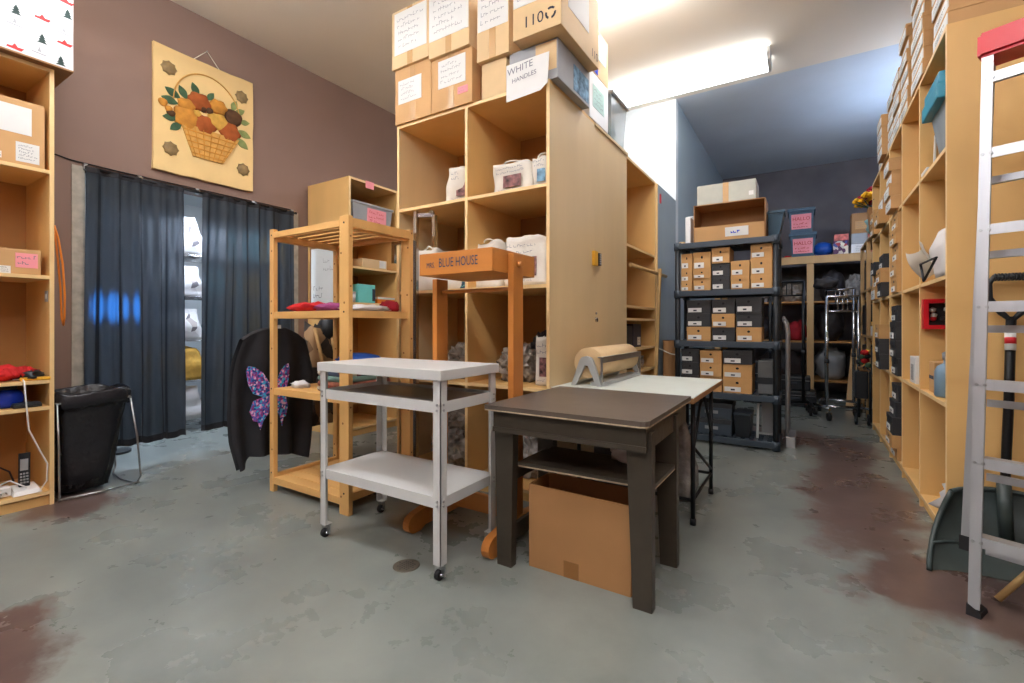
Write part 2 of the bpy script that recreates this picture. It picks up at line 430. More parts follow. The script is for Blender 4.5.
# door frame of the curtained doorway
mb = MB(); mb.box(XL - .14, XL + .012, D0 - .075, D0, 0, DH + .01, jamb); struct(mb, 'trim_1')
mb = MB(); mb.box(XL - .14, XL + .012, D1, D1 + .07, 0, DH + .01, jamb); struct(mb, 'trim_2')
# stock room behind the curtains
SX = -8.1
mb = MB(); mb.box(SX - .1, SX, .2, 5.2, 0, 3.0, wall_w); struct(mb, 'wall_stockroom_back')
mb = MB(); mb.box(SX, XL - .14, .1, .2, 0, 3.0, wall_w); struct(mb, 'wall_stockroom_near')
mb = MB(); mb.box(SX, XL - .14, 5.2, 5.3, 0, 3.0, wall_w); struct(mb, 'wall_stockroom_far')
mb = MB(); mb.box(SX - .1, XL - .14, .1, 5.3, 3.0, 3.1, wall_w); struct(mb, 'ceiling_stockroom')

# ------------------------------------------------------------------ ceiling lights
def fixture(x0, x1, y, zc, lm, label, w=.36, group='ceiling light fixtures'):
    t = thing('ceiling_light', label, 'ceiling light', ((x0 + x1) / 2, y, zc - .16), 0, group)
    m = MB(); m.box(x0, x1, y - .11, y + .11, zc - .06, zc - .001, white, bev=.006); m.build('housing', t)
    m = MB()
    prof = [(-w / 2, zc - .045), (-w / 2, zc - .10), (-w / 2 + .05, zc - .15), (w / 2 - .05, zc - .15), (w / 2, zc - .10), (w / 2, zc - .045)]
    m.hexa([(x0 + .03, y + a, z) for a, z in prof], [(x1 - .03, y + a, z) for a, z in prof], lm); m.build('diffuser', t)
    for xx in (x0, x1):
        m = MB(); s = .028 if xx == x0 else -.028
        m.hexa([(xx, y + a * 1.03, z - (.004 if z < zc - .12 else 0)) for a, z in prof], [(xx + s, y + a * 1.03, z - (.004 if z < zc - .12 else 0)) for a, z in prof], white); m.build('end_cap', t)
    return t
def added_pendant(x0, x1, y, zc, lm, label, group='added fill lights out of view'):  # added lamps, out of view, that fill the room and brighten the ceiling
    t = thing('added_fill_light', label, 'ceiling light', ((x0 + x1) / 2, y, zc), 0, group)
    m = MB(); m.box(x0, x1, y - .03, y + .03, zc - .02, zc + .05, white, bev=.004); m.build('housing', t)
    for dy in (-.085, .085):
        m = MB(); m.cyl((x0 + .02, y + dy, zc), (x1 - .02, y + dy, zc), .03, lm, seg=16); m.build('tube', t)
    for xx in (x0, x1 - .02):
        m = MB(); m.box(xx, xx + .02, y - .12, y + .12, zc - .03, zc + .03, white); m.build('end_cap', t)
    for xx in (x0 + .2, x1 - .2):
        m = MB(); m.cyl((xx, y, zc + .05), (xx, y, H), .006, steel, seg=8); m.build('rod', t)
    return t
fixture(-2.0, -.32, 5.45, H, lamp_m, 'long fluorescent ceiling light above the aisle beside the tall shelves')
fixture(-2.15, -.55, 3.72, H, lamp_n, 'fluorescent ceiling light right above the stacked cartons, mostly out of frame')
added_pendant(-3.9, -2.3, 1.0, 3.5, lamp_fill, 'added hanging fill light over the curtained doorway side, out of frame', group='added fill lights out of view')
added_pendant(-.9, .7, .9, 3.5, lamp_fill, 'added hanging fill light above the open floor, out of frame', group='added fill lights out of view')
added_pendant(-2.6, -1.0, -1.4, 3.5, lamp_fill, 'added hanging fill light near the front wall, out of frame', group='added fill lights out of view')
added_pendant(.0, 1.2, -1.2, 3.5, lamp_fill, 'added hanging fill light near the right wall, out of frame', group='added fill lights out of view')
added_pendant(-4.3, -3.0, -1.2, 3.5, lamp_fill, 'added hanging fill light near the left wall, out of frame', group='added fill lights out of view')
added_pendant(.88, 1.29, 6.5, 2.95, lamp_fill_back, 'added short fill light over the near end of the timber bay, hidden by boxes')  # this and the next are added to lift the dim back aisle
added_pendant(.92, 1.29, 7.25, 2.95, lamp_fill_back, 'added short fill light over the far end of the timber bay, hidden by boxes')
fixture(-5.45, -4.95, 1.95, 3.0, lamp_c, 'short cool ceiling light inside the stock room, nearer the bin side', group='stock room lights')
fixture(-5.45, -4.95, 2.95, 3.0, lamp_c, 'short cool ceiling light inside the stock room, nearer the pine rack side', group='stock room lights')

# ------------------------------------------------------------------ tall particleboard shelving
def shelving(label, loc, rz, bays, depth, levels, top, pm=board, endm=board, back=True, group='tall particleboard shelving', name='shelving_unit', kick=.08, back_m=board_dark, overhang=0.0):
    """front on local -y, width along +x, origin at the front left foot"""
    t = thing(name, label, 'shelf', loc, rz, group); th = .022; W = sum(bays)
    xs = [0]
    for b in bays: xs.append(xs[-1] + b)
    for i, x in enumerate(xs):
        x0 = min(max(x - th / 2, 0), W - th); em = endm if i in (0, len(xs) - 1) else pm
        m = MB(); m.box(x0, x0 + th, .003, depth, 0, top - th, em); m.box(x0, x0 + th, 0, .003, 0, top - th, band)
        m.build('side_panel' if i in (0, len(xs) - 1) else 'divider', t, local=True)
    for i in range(len(bays)):
        a, b = xs[i] + (th if i == 0 else th / 2), xs[i + 1] - (th if i == len(bays) - 1 else th / 2)
        for z in levels:
            m = MB(); m.box(a, b, .006, depth - .02, z - th, z, pm); m.box(a, b, .003, .006, z - th, z, band); m.build('shelf', t, local=True)
    m = MB(); m.box(-overhang, W + overhang, .003 - overhang, depth, top - th, top, pm); m.box(-overhang, W + overhang, -overhang, .003 - overhang, top - th, top, band); m.build('top_panel', t, local=True)
    if back:
        m = MB(); m.box(th, W - th, depth - .02, depth - .004, .02, top - th, back_m); m.build('back_panel', t, local=True)
    if kick:
        m = MB(); m.box(th, W - th, .02, .04, 0, kick - th, pm); m.build('kick_board', t, local=True)
    return t
LV = [.08, .745, 1.41, 2.075]
# left wall, near the camera (faces +x)
shelving('tall open shelving unit with phone and tools against the taupe wall', (-4.1, .22, 0), PI / 2, [.76], .53, [.09, .632, .80, 1.465, 2.14], 2.79)
# narrow unit behind the pine rack
shelving('tall narrow shelving unit holding a grey bin, behind the pine rack', (-3.95, 3.15, 0), PI / 2, [.68], .68, [.09, .745, 1.385, 1.76, 2.20], 2.67)
# the central block
shelving('wide cubby shelving unit full of canvas tote bags', (-2.715, 2.62, 0), 0, [.68, .66], .74, [.08, .745, 1.41, 2.05], 2.70, endm=board_lit)
t = thing('storage_cabinet', 'plain closed tall cabinet with lock, behind the tote bag shelving', 'cabinet', (-1.385, 3.37, 0), PI / 2)
m = MB(); m.box(.004, .766, 0, .022, .0, 2.678, board_lit); m.build('side_panel', t, local=True)
m = MB(); m.box(0, .77, .022, 1.32, .0, 2.678, board); m.build('body', t, local=True)
m = MB(); m.box(-.0, .772, -.012, 1.32, 2.678, 2.70, board_lit); m.build('top_panel', t, local=True)
m = MB(); m.cyl((.04, -.0, 1.19), (.04, -.012, 1.19), .018, chrome); m.cyl((.04, -.012, 1.19), (.04, -.016, 1.19), .006, blackm); m.build('cam_lock', t, local=True)
m = MB(); m.cyl((.035, -.0, 1.24), (.035, -.008, 1.24), .009, chrome); m.build('screw_cover', t, local=True)
t = thing('door_lock_box', 'yellow and black lock box fixed across the pale panel seam', 'lock', (-1.385, 3.39, 1.60))
m = MB(); m.box(-1.385, -1.352, 3.31, 3.375, 1.60, 1.71, yellowp, bev=.005); m.build('body', t)
m = MB(); m.box(-1.384, -1.345, 3.38, 3.425, 1.605, 1.70, black, bev=.004)
for k in range(5):
    for j in range(2): m.box(-1.345, -1.342, 3.386 + j * .018, 3.398 + j * .018, 1.614 + k * .017, 1.625 + k * .017, greyp)
m.build('keypad', t)
# aisle unit (faces +x): open bay then closed blue-grey end
t = shelving('open aisle shelving with grey polybags, beside the blue painted panel', (-1.40, 4.15, 0), PI / 2, [1.0], .6, [.08, .40, .70, .925, 1.215, 1.335, 1.90], 2.70, pm=board)
t = thing('painted_cabinet', 'blue-grey painted tall cabinet end beyond the open aisle shelving', 'cabinet', (-1.386, 5.15, 0), PI / 2)
m = MB(); m.box(.0, .035, -.0, .6, 0, 2.69, band); m.build('front_stile', t, local=True)
m = MB(); m.box(.035, .848, .0, .6, 0, 2.69, bluegrey); m.build('body', t, local=True)
m = MB(); m.box(.10, .15, -.006, .0, 2.50, 2.60, redp); m.build('sticker', t, local=True, label='red sticker')
# right hand run (faces -x): origin at far end
RW = [.64, .64, .64, .66, .69]
tR = shelving('long run of tall shelving behind the stepladder, loaded with shoeboxes', (.60, 6.49, 0), -PI / 2, RW, .70, LV, 2.69)

# ------------------------------------------------------------------ cartons
cseed = [0]
def carton(label, x, y, z, w, d, h, rz=0.0, mt=kraft, notes=(), tapes=('-y',), name='cardboard_box', cat='box', group=None, flap=True, seam=True):
    t = thing(name, label, cat, (x, y, z), rz, group)
    m = MB(); m.box(-w / 2, w / 2, -d / 2, d / 2, 0, h - .006, mt, bev=.004)
    if flap:
        for sgn in (-1, 1): m.box(-w / 2 + .002, w / 2 - .002, .002 * sgn, sgn * (d / 2 - .001), h - .006, h, mt)
    m.build('body', t, local=True)
    for fc in tapes:
        fn = facefn(fc, w, d, h); m = MB(); m.prism([(-.026, 0), (.026, 0), (.026, h), (-.026, h)], fn, 0, .0012, tape); m.build('packing_tape', t, local=True)
    for (fc, u0, u1, v0, v1, pm, lines) in notes:
        fn = facefn(fc, w, d, h); m = MB(); m.prism([(u0, v0), (u1, v0), (u1, v1), (u0, v1)], fn, 0, .002, pm); cseed[0] += 1
        du, dv = (u1 - u0) * .08, (v1 - v0) * .1
        if lines: m.scribble(fn, u0 + du, u1 - du, v0 + dv, v1 - dv, lines + 1, pencil, seed=cseed[0], n=.0032, th=max(.002, (v1 - v0) / lines * .035))
        m.build('paper_label', t, local=True)
    return t
g = 'cartons on the tote bag shelving'
carton('carton with one low white note, lower row at the curtain end of the pile', -2.53, 2.80, 2.70, .37, .40, .42, mt=kraft, group=g, notes=[('-y', -.15, .09, .15, .33, paper, 3)])
carton('carton with white sheet and red stamp, lower row, second from the curtain end', -2.155, 2.80, 2.70, .375, .40, .385, mt=kraft, group=g, notes=[('-y', -.12, .13, .16, .36, paper, 3), ('-y', .06, .15, .08, .13, pinkp, 1)])
carton('carton covered by big white sheet, upper row at the curtain end', -2.54, 2.79, 3.122, .38, .42, .44, mt=kraft_l, group=g, notes=[('-y', -.16, .17, .10, .42, paper, 4)])
carton('carton with full white front sheet, upper row beside the pile edge', -2.16, 2.785, 3.088, .37, .42, .45, mt=kraft_l, group=g, notes=[('-y', -.18, .18, .12, .44, paper, 4)])
carton('narrow carton half wrapped in white paper, beside the recycling carton', -1.79, 2.80, 2.945, .26, .42, .48, mt=kraft_l, group=g, notes=[('-y', -.12, .125, .2, .47, paper, 3)])
carton('small plain carton under the narrow paper-wrapped one', -1.80, 2.80, 2.70, .20, .36, .24, mt=kraft_l, group=g, flap=True, tapes=())
carton('flat carton with a red sticker squeezed behind the small plain carton', -1.935, 2.92, 2.70, .06, .44, .22, mt=kraft_b, group=g, tapes=(), notes=[('-y', -.022, .022, .05, .12, redp, 0)])
# big carton with hand written HO and recycling mark
t = carton('big carton with recycling mark, jutting out over the pale end panel', -1.42, 2.83, 2.955, .34, .60, .48, mt=kraft_l, group=g, notes=[('-y', -.165, .165, .2, .46, paper, 4), ('+x', -.20, .12, .16, .46, paper, 0)], tapes=())
w_, d_, h_ = .34, .60, .48
fn = facefn('-y', w_, d_, h_); m = MB(); m.text('110', .10, lambda u, v, n: fn(u - .02, v + .085, n), ink); m.build('lettering', t, local=True); m = MB()
for k in range(3):
    a = 2 * PI * k / 3 + PI / 2
    p = [(.10 + .038 * math.cos(a + s), .09 + .038 * math.sin(a + s)) for s in (-.85, -.4, .1, .55)]
    q = [(.10 + .025 * math.cos(a + s), .09 + .025 * math.sin(a + s)) for s in (.55, .1, -.4, -.85)]
    m.prism(p + q, fn, .0, .002, ink)
m.build('recycling_mark', t, local=True); m = MB()
fx = facefn('+x', w_, d_, h_); m.text('110', .08, lambda u, v, n: fx(u + .22, v + .06, n), ink)
m.build('lettering', t, local=True)
m = MB(); m.hexa([(.17, -.2, .475), (.178, -.2, .475), (.178, .12, .475), (.17, .12, .475)], [(.24, -.19, .36), (.248, -.19, .36), (.248, .1, .38), (.24, .1, .38)], kraft_l); m.build('open_flap', t, local=True)
# grey box carrying the handwritten white sheet
t = carton('low grey box under the recycling carton with blue printed end', -1.50, 2.88, 2.70, .36, .50, .25, mt=greyp, group=g, tapes=(), notes=[('-y', .02, .17, .06, .24, kraft_l, 0), ('+x', -.02, .23, .02, .19, photo_b, 0)])
t = thing('handwritten_sign', 'white handwritten paper sheet stuck over the cubby edge below the cartons', 'sign', (-1.53, 2.6, 2.59))
fn = lambda u, v, n: Vector((-1.525 + u, 2.595 - n - .02 * max(0, v - .1), 2.735 + v))
m = MB(); m.prism([(-.155, -.12), (.10, -.105), (.15, -.07), (.162, .12), (-.155, .12)], fn, 0, .002, paper)
m.text('WHITE', .062, lambda u, v, n: fn(u - .05, v + .075 + u * .1, n), pencil, n=.004); m.text('HANDLES', .042, lambda u, v, n: fn(u - .02, v + .012 + u * .1, n), pencil, n=.004); m.build('sheet', t)
# white bins and clear bin along the end panels
g2 = 'bins along the cabinet top'
carton('white storage tub with green label standing on the cabinet top', -1.54, 3.44, 2.70, .34, .38, .36, mt=foam, group=g2, tapes=(), name='storage_tub', cat='tub', notes=[('+x', -.13, .10, .10, .27, paper_t, 3)])
carton('white storage tub with blue label stacked on the green labelled one', -1.54, 3.43, 3.062, .34, .40, .36, mt=kraft_l, group=g2, tapes=(), name='storage_tub', cat='tub', notes=[('+x', -.14, .14, .14, .33, paper_t, 4), ('+x', -.12, -.02, .01, .09, bluep, 0)])
t = thing('clear_plastic_bin', 'clear plastic bin of dark cloth at the cabinet top end', 'bin', (-1.54, 3.9, 2.70), 0, g2)
m = MB(); m.hexa([(-.15, -.16, 0), (.15, -.16, 0), (.15, .16, 0), (-.15, .16, 0)], [(-.17, -.19, .36), (.17, -.19, .36), (.17, .19, .36), (-.17, .19, .36)], clearbin); m.build('tub', t, local=True)
m = MB(); m.box(-.19, .19, -.21, .21, .36, .385, greyp, bev=.006); m.build('lid', t, local=True)
m = MB(); m.blob((0, 0, .12), (.13, .14, .11), greenc, seed=3, sub=2); m.blob((.0, .05, .24), (.12, .10, .08), whitec, seed=5, sub=2); m.build('contents', t, local=True)

# ------------------------------------------------------------------ tote bags and bundles in the cubbies
def tote(label, x, y, z, w, d, h, rz=0.0, pic=photo, top=.96, group='tote bags in the cubbies', text=True, handles=True, lean=0):
    t = thing('tote_bag', label, 'bag', (x, y, z), rz, group); cseed[0] += 1; sd = cseed[0]
    m = MB(); m.pillow(w, d, h, canvas, bulge=.03, amp=.10, seed=sd, top=top, n=12)
    for v in m.bm.verts:                                            # soft canvas: sagging rim, pinched corners
        k = max(0, v.co.z / h - .55) / .45
        v.co.z -= k * h * (.05 * (1 + math.sin(v.co.x / w * 9 + sd)) + .10 * max(0, 1 - abs(v.co.y) / d * 3))
        v.co.y += k * .10 * d * math.sin(v.co.x / w * 7 + sd * 2)
    m.build('bag_body', t, local=True)
    if pic:
        f = lambda u, v, n: Vector((u, -d / 2 * (1.0 + (top - 1) * v / h * 1.4) - n - .004, v)); m = MB()
        m.prism([(-.16 * w, .18 * h), (.27 * w, .18 * h), (.27 * w, .56 * h), (-.16 * w, .56 * h)], f, 0, .004, pic)
        m.build('printed_picture', t, local=True)
        if text:
            m = MB(); m.scribble(f, -.36 * w, .40 * w, .60 * h, .86 * h, 2, pencil, seed=sd, n=.006, th=.003); m.scribble(f, -.3 * w, .34 * w, .06 * h, .14 * h, 1, pencil, seed=sd + 3, n=.006, th=.002); m.build('printed_text', t, local=True)
    if handles:
        m = MB()
        for sy in (-.18, .22):
            pts = []
            for k in range(9):
                a = PI * k / 8
                pts.append((-.24 * w * math.cos(a), sy * d * (1 - .3 * math.sin(a)) + .03 * math.sin(a * 2 + sd), h * .92 + (.034 + .01 * (sd % 3)) * math.sin(a)))
            m.tube(pts, .006, rope, 6)
        m.build('handle', t, local=True)
    return t
tote('white tote bag with a dog picture, alone in the upper left cubby', -2.19, 2.82, 2.052, .27, .20, .27, .35)
tote('wide tote bag with picture in the upper cubby beside the pale panel', -1.72, 2.79, 2.052, .33, .18, .215)
tote('tote bag with blue picture squeezed against the pale panel, upper cubby', -1.485, 2.79, 2.052, .14, .18, .22, pic=photo_b)
g3 = 'tote bags in the middle cubbies'
tote('folded white tote bag with blue lines on the cubby shelf behind the sign stand', -2.53, 2.80, 1.412, .32, .26, .16, pic=None, group=g3, handles=False)
tote('white tote bag stacked on the blue lined one behind the sign stand', -2.53, 2.81, 1.575, .31, .25, .16, pic=None, group=g3)
tote('cream rope-handled tote bag just above the sign stand lettering', -1.975, 2.85, 1.412, .33, .26, .335, pic=None, group=g3)
tote('large tote bag with woman picture in the middle cubby at the pale panel', -1.595, 2.80, 1.412, .37, .26, .335, group=g3)
for k, (yy, hh, mm_) in enumerate([(2.86, .16, greenc), (2.80, .11, canvas)]):
    m = MB(); m.pillow(.24, .22, hh, mm_, c=(-2.24, yy + k * 0, 1.412 + (0 if k == 1 else .12)), seed=20 + k); solo(m, 'folded_cloth', ['grey-green folded cloth on the cubby shelf behind the sign', 'cream folded cloth under the grey-green one behind the sign'][k], 'cloth', 'folded cloths in the cubbies') if True else None
m = MB(); m.box(-2.17, -2.08, 2.70, 2.9, 1.412, 1.50, darkteal, bev=.004); m.scribble(lambda u, v, n: Vector((u, 2.70 - n, v)), -2.165, -2.085, 1.42, 1.49, 2, turq, seed=5, n=.002); solo(m, 'printed_teal_box', 'small dark teal printed box under the sign stand tray', 'box')
g4 = 'plastic wrapped bundles'
for lab, c, r, mt_, sd in [('large plastic-wrapped dark bundle in the low right cubby beside the white bag', (-1.76, 2.90, .745), (.15, .16, .15), clearbag, 1),
                          ('dark knit stuffed inside the wrapped bundle of the low right cubby', (-1.66, 3.10, .745), (.14, .12, .19), darkc, 2),
                          ('wrapped grey bundle in the low left cubby near the chrome rack', (-2.22, 2.88, .745), (.16, .16, .15), clearbag, 3),
                          ('silver wrapped bundle at floor level behind the white cart', (-2.30, 2.85, .082), (.20, .17, .17), greybag, 4),
                          ('second silver wrapped bundle piled on the floor level one', (-2.28, 2.88, .34), (.17, .15, .12), clearbag, 5),
                          ('crumpled clear bundle in the floor level cubby under the dark table', (-1.72, 2.92, .082), (.2, .17, .2), greybag, 6)]:
    m = MB(); m.blob((c[0], c[1], c[2] + r[2] * .8), r, mt_, amp=.26, freq=5.5, seed=sd, flat=.8, sub=4); solo(m, 'wrapped_bundle', lab, 'bundle', g4)
tote('upright white paper sack with print in the low cubby, against the pale panel', -1.49, 2.81, .747, .13, .14, .335, pic=photo, group=g3, handles=False)

# lock strip / items in the aisle unit
g5 = 'goods in the open aisle shelving'
carton('dark blue printed box leaning on the aisle shelf above the polybags', -1.62, 4.72, .927, .26, .30, .24, PI / 2, mt=mat('navy_box', (44, 48, 72), .4), group=g5, tapes=(), flap=False, notes=[('-y', .0, .10, .02, .10, paper, 1)])
carton('black binder box at the near end of the aisle shelf', -1.60, 4.40, .927, .22, .30, .22, PI / 2, mt=shoeb, group=g5, tapes=(), flap=False)
for lab, c, r, mt_, sd in [('silver polybag stack on the aisle shelf below the navy box', (-1.60, 4.72, .703), (.17, .26, .10), greybag, 7), ('dark polybag at the near end of the same aisle shelf', (-1.6, 4.30, .703), (.15, .12, .10), darkc, 8),
                          ('silver polybag on the lower aisle shelf behind the paper roll', (-1.60, 4.75, .403), (.17, .22, .11), greybag, 9)]:
    m = MB(); m.blob((c[0], c[1], c[2] + r[2] * .7), r, mt_, amp=.3, freq=3, seed=sd, flat=.7); solo(m, 'polybag', lab, 'bag', g5)
m = MB(); m.box(-1.70, -1.43, 4.27, 4.42, .60, .632, yellowp, bev=.004); m.box(-1.70, -1.43, 4.27, 4.42, .402, .60, kraft); solo(m, 'yellow_lidded_box', 'small yellow-lidded box on the lower aisle shelf', 'box', g5)
m = MB(); m.cyl((-1.37, 4.20, 1.70), (-1.36, 5.42, 1.70), .018, handle_w); solo(m, 'wooden_rail', 'pale wooden rail across the front of the aisle shelving', 'rail')
m = MB(); m.bar((-1.33, 4.82, .0), (-1.34, 5.09, 1.75), .03, .03, handle_w); solo(m, 'wooden_stick', 'tall wooden stick leaning upright before the aisle shelving', 'stick')
t = thing('cardboard_sheet', 'brown cardboard sheet rolled and tied, leaning on the painted cabinet', 'cardboard', (-1.3, 5.3, 0))
m = MB()
pts = [(-1.30 + .10 * math.cos(a) * (1 + .1 * a), 5.32 + .12 * math.sin(a)) for a in [k * .35 for k in range(-6, 8)]]
m.hexa([(x, y, 0) for x, y in pts] + [(x * .999 + .006, y + .004, 0) for x, y in pts[::-1]], [(x, y, .98) for x, y in pts] + [(x * .999 + .006, y + .004, .98) for x, y in pts[::-1]], kraft_b); m.build('sheet', t)
m = MB(); m.tube([(-1.30 + .125 * math.cos(a), 5.32 + .135 * math.sin(a), .86 + .03 * math.sin(2 * a)) for a in [k * PI / 8 for k in range(16)]], .006, rope, 6, closed=True); m.build('string', t)

# ------------------------------------------------------------------ contents of the near left unit
t = thing('gift_box', 'big white gift box printed with red boats and trees, on top shelf', 'box', (-4.33, .68, 2.792))
m = MB(); m.box(-.30, .288, -.40, .378, .004, .52, wrapw, bev=.004); r = random.Random(4)
for k in range(35):
    u, v = -.36 + .115 * (k % 7) + r.uniform(-.02, .02), .035 + .098 * (k // 7) + r.uniform(-.02, .02) + .02 * (k % 2)
    f = lambda a, b, n: Vector((.288 + n, u + a, v + b))
    if k % 3 == 1:
        m.prism([(-.036, 0), (.028, -.006), (.042, .014), (-.032, .012)], f, 0, .0012, boatr); m.prism([(-.012, .012), (.014, .012), (.0, .032)], f, 0, .0012, boatr)
    elif k % 3 == 0:
        for q in range(3): m.prism([(-.024 + q * .005, q * .016), (.024 - q * .005, q * .016), (0, q * .016 + .028)], f, 0, .0012, pinew)
    else: m.prism([(-.035, 0), (.03, -.004), (.034, .003), (-.03, .007)], f, 0, .0012, greyp); m.prism([(-.008, .012), (.01, .012), (.004, .04), (0, .04)], f, 0, .0012, greyp)
m.build('body', t, local=True)
m = MB(); m.box(-.30, .2885, -.4005, .3785, 0, .010, kraft_d); m.build('bottom_edge', t, local=True)
carton('large carton with two white shipping labels on the upper left shelf', -4.34, .68, 2.142, .52, .44, .40, PI / 2, mt=kraft, tapes=(), notes=[('-y', .06, .20, .19, .36, paper, 0), ('-y', .13, .235, .02, .14, paper, 4), ('-y', .03, .07, .02, .06, paper, 1), ('-y', -.2, -.02, .1, .3, paper, 2)])
carton('small lidded carton with a pink note on the middle left shelf', -4.27, .79, 1.467, .27, .28, .155, PI / 2, mt=kraft, tapes=(), notes=[('-y', .02, .12, .04, .13, pinkp, 1), ('-y', -.11, .0, .0, .045, paper, 2)])
m = MB(); m.box(-4.098, -4.09, .62, .715, 2.55, 2.72, pinkp); solo(m, 'pink_note', 'pink paper note taped to the upper left shelf opening', 'paper')
# shelf of tools
t = thing('work_gloves', 'pair of red and black work gloves heaped on the tool shelf', 'gloves', (-4.25, .80, .802))
m = MB(); m.blob((-4.25, .80, .845), (.10, .13, .05), redc, amp=.4, seed=1, flat=.8); m.build('red_glove', t)
for k in range(4):
    m = MB(); m.tube([(-4.22, .78 + k * .03, .85), (-4.18, .78 + k * .034, .875), (-4.14, .785 + k * .035, .83)], .014, redc, 8); m.build('glove_finger', t)
m = MB(); m.blob((-4.20, .885, .833), (.09, .06, .036), black, amp=.4, seed=2, flat=.8); m.build('black_glove', t)
t = thing('safety_visor', 'clear round safety visor lying behind the red gloves', 'visor', (-4.34, .70, .802))
m = MB(); m.lathe([(.09, 0), (.088, .05), (.07, .10), (.035, .13), (.001, .14)], (-4.34, .70, .803), glassd, 20); m.build('dome', t)
m = MB(); m.tube([(-4.34 + .094 * math.cos(a), .70 + .094 * math.sin(a), .812) for a in [k * PI / 10 for k in range(20)]], .008, black, 6, closed=True); m.build('rim', t)
t = thing('utility_knife', 'yellow utility knife at the front edge of the tool shelf', 'knife', (-4.13, .90, .802), 1.2)
m = MB(); m.box(-.07, .07, -.014, .014, 0, .02, yellowp, bev=.005); m.build('handle', t, local=True)
m = MB(); m.box(-.10, -.07, -.010, .010, .006, .012, steel); m.build('blade', t, local=True)
# blue bottle and black case
t = thing('blue_jar', 'glossy cobalt blue jar on the narrow shelf under the gloves', 'jar', (-4.25, .80, .634))
m = MB(); m.lathe([(.055, 0), (.07, .012), (.072, .07), (.06, .10), (.04, .11)], (-4.25, .80, .634), bluep, 20); m.build('body', t)
m = MB(); m.lathe([(.044, .0), (.044, .02), (.02, .025)], (-4.25, .80, .745), black, 16); m.build('lid', t)
m = MB(); m.box(-4.22, -4.12, .80, .93, .634, .655, black, bev=.006); m.box(-4.215, -4.125, .805, .925, .655, .662, rackgrey, bev=.003); solo(m, 'black_case', 'flat black case beside the blue jar', 'case')
# phone
t = thing('cordless_phone', 'black cordless phone standing in its cradle on the lowest shelf', 'phone', (-4.2, .86, .092))
m = MB(); m.hexa([(-4.27, .80, .092), (-4.12, .80, .092), (-4.12, .93, .092), (-4.27, .93, .092)], [(-4.26, .81, .135), (-4.14, .81, .115), (-4.14, .92, .115), (-4.26, .92, .135)], foam); m.build('cradle', t)
m = MB(); m.bar((-4.215, .865, .115), (-4.25, .875, .33), .05, .024, black); m.build('handset', t)
m = MB(); m.bar((-4.196, .862, .23), (-4.206, .865, .30), .036, .004, greyp); m.build('screen', t)
m = MB()
for k in range(4):
    for j in range(3): m.bar((-4.187 - .003 * k, .848 + j * .014, .15 + k * .018), (-4.188 - .003 * k, .849 + j * .014, .16 + k * .018), .009, .006, greyp)
m.build('keypad', t)
t = thing('power_adapter', 'white plug power adapter with coiled lead beside the phone cradle', 'adapter', (-4.2, .74, .092))
m = MB(); m.box(-4.24, -4.16, .73, .80, .094, .15, foam, bev=.008); m.build('body', t)
m = MB(); m.cyl((-4.16, .75, .12), (-4.13, .75, .12), .004, chrome); m.cyl((-4.16, .775, .12), (-4.13, .775, .12), .004, chrome); m.build('prong', t)
m = MB(); m.tube([(-4.2 + .05 * math.cos(a) , .72 + .05 * math.sin(a) + .003 * a, .10 + .004 * a) for a in [k * .5 for k in range(26)]], .004, foam, 6); m.build('lead', t)
m = MB(); m.box(-4.22, -4.15, .66, .72, .20 - .106, .13, black, bev=.006); solo(m, 'black_plug', 'black plug lying at the front of the lowest shelf', 'plug')
m = MB(); m.tube([(-4.11, .84, .81), (-4.085, .84, .80), (-4.08, .845, .70), (-4.082, .86, .5), (-4.085, .91, .36), (-4.09, .945, .27), (-4.1, .945, .16), (-4.12, .92, .105), (-4.17, .90, .10), (-4.2, .80, .18), (-4.2, .74, .16)], .0042, foam, 6); solo(m, 'white_cable', 'white cable hanging from the tool shelf down to the phone', 'cable')
m = MB(); m.tube([(-4.5, .74, .30), (-4.45, .78, .24), (-4.42, .84, .19), (-4.42, .86, .12)], .005, darkc, 6); solo(m, 'dark_cable', 'dark cable curling at the back of the lowest shelf', 'cable')
m = MB(); m.box(-4.19, -4.13, .955, .9575, 1.30, 1.37, greyp, bev=.001); m.box(-4.17, -4.15, .952, .955, 1.32, 1.35, paper); solo(m, 'wall_plate', 'small grey plate fixed inside the middle left shelf', 'plate')
# orange cord and thin cable on the wall
m = MB(); m.tube([(-4.16, .994, 1.80), (-4.15, 1.01, 1.72), (-4.14, 1.03, 1.55), (-4.14, 1.04, 1.35), (-4.145, 1.04, 1.2), (-4.165, 1.04, 1.15), (-4.18, 1.035, 1.2), (-4.185, 1.03, 1.4), (-4.18, 1.015, 1.6), (-4.17, .994, 1.80)], .006, orangep, 8); solo(m, 'extension_cord', 'orange extension cord hanging on the side of the near shelving unit', 'cord')
m = MB(); m.tube([(XL + .006, .95, 2.405), (XL + .006, 1.12, 2.395), (XL + .008, 1.2, 2.38), (XL + .008, 1.5, 2.372), (XL + .008, 2.2, 2.372), (XL + .008, 2.97, 2.372)], .005, blackm, 6); solo(m, 'wall_cable', 'thin black cable running along the wall above the doorway', 'cable')

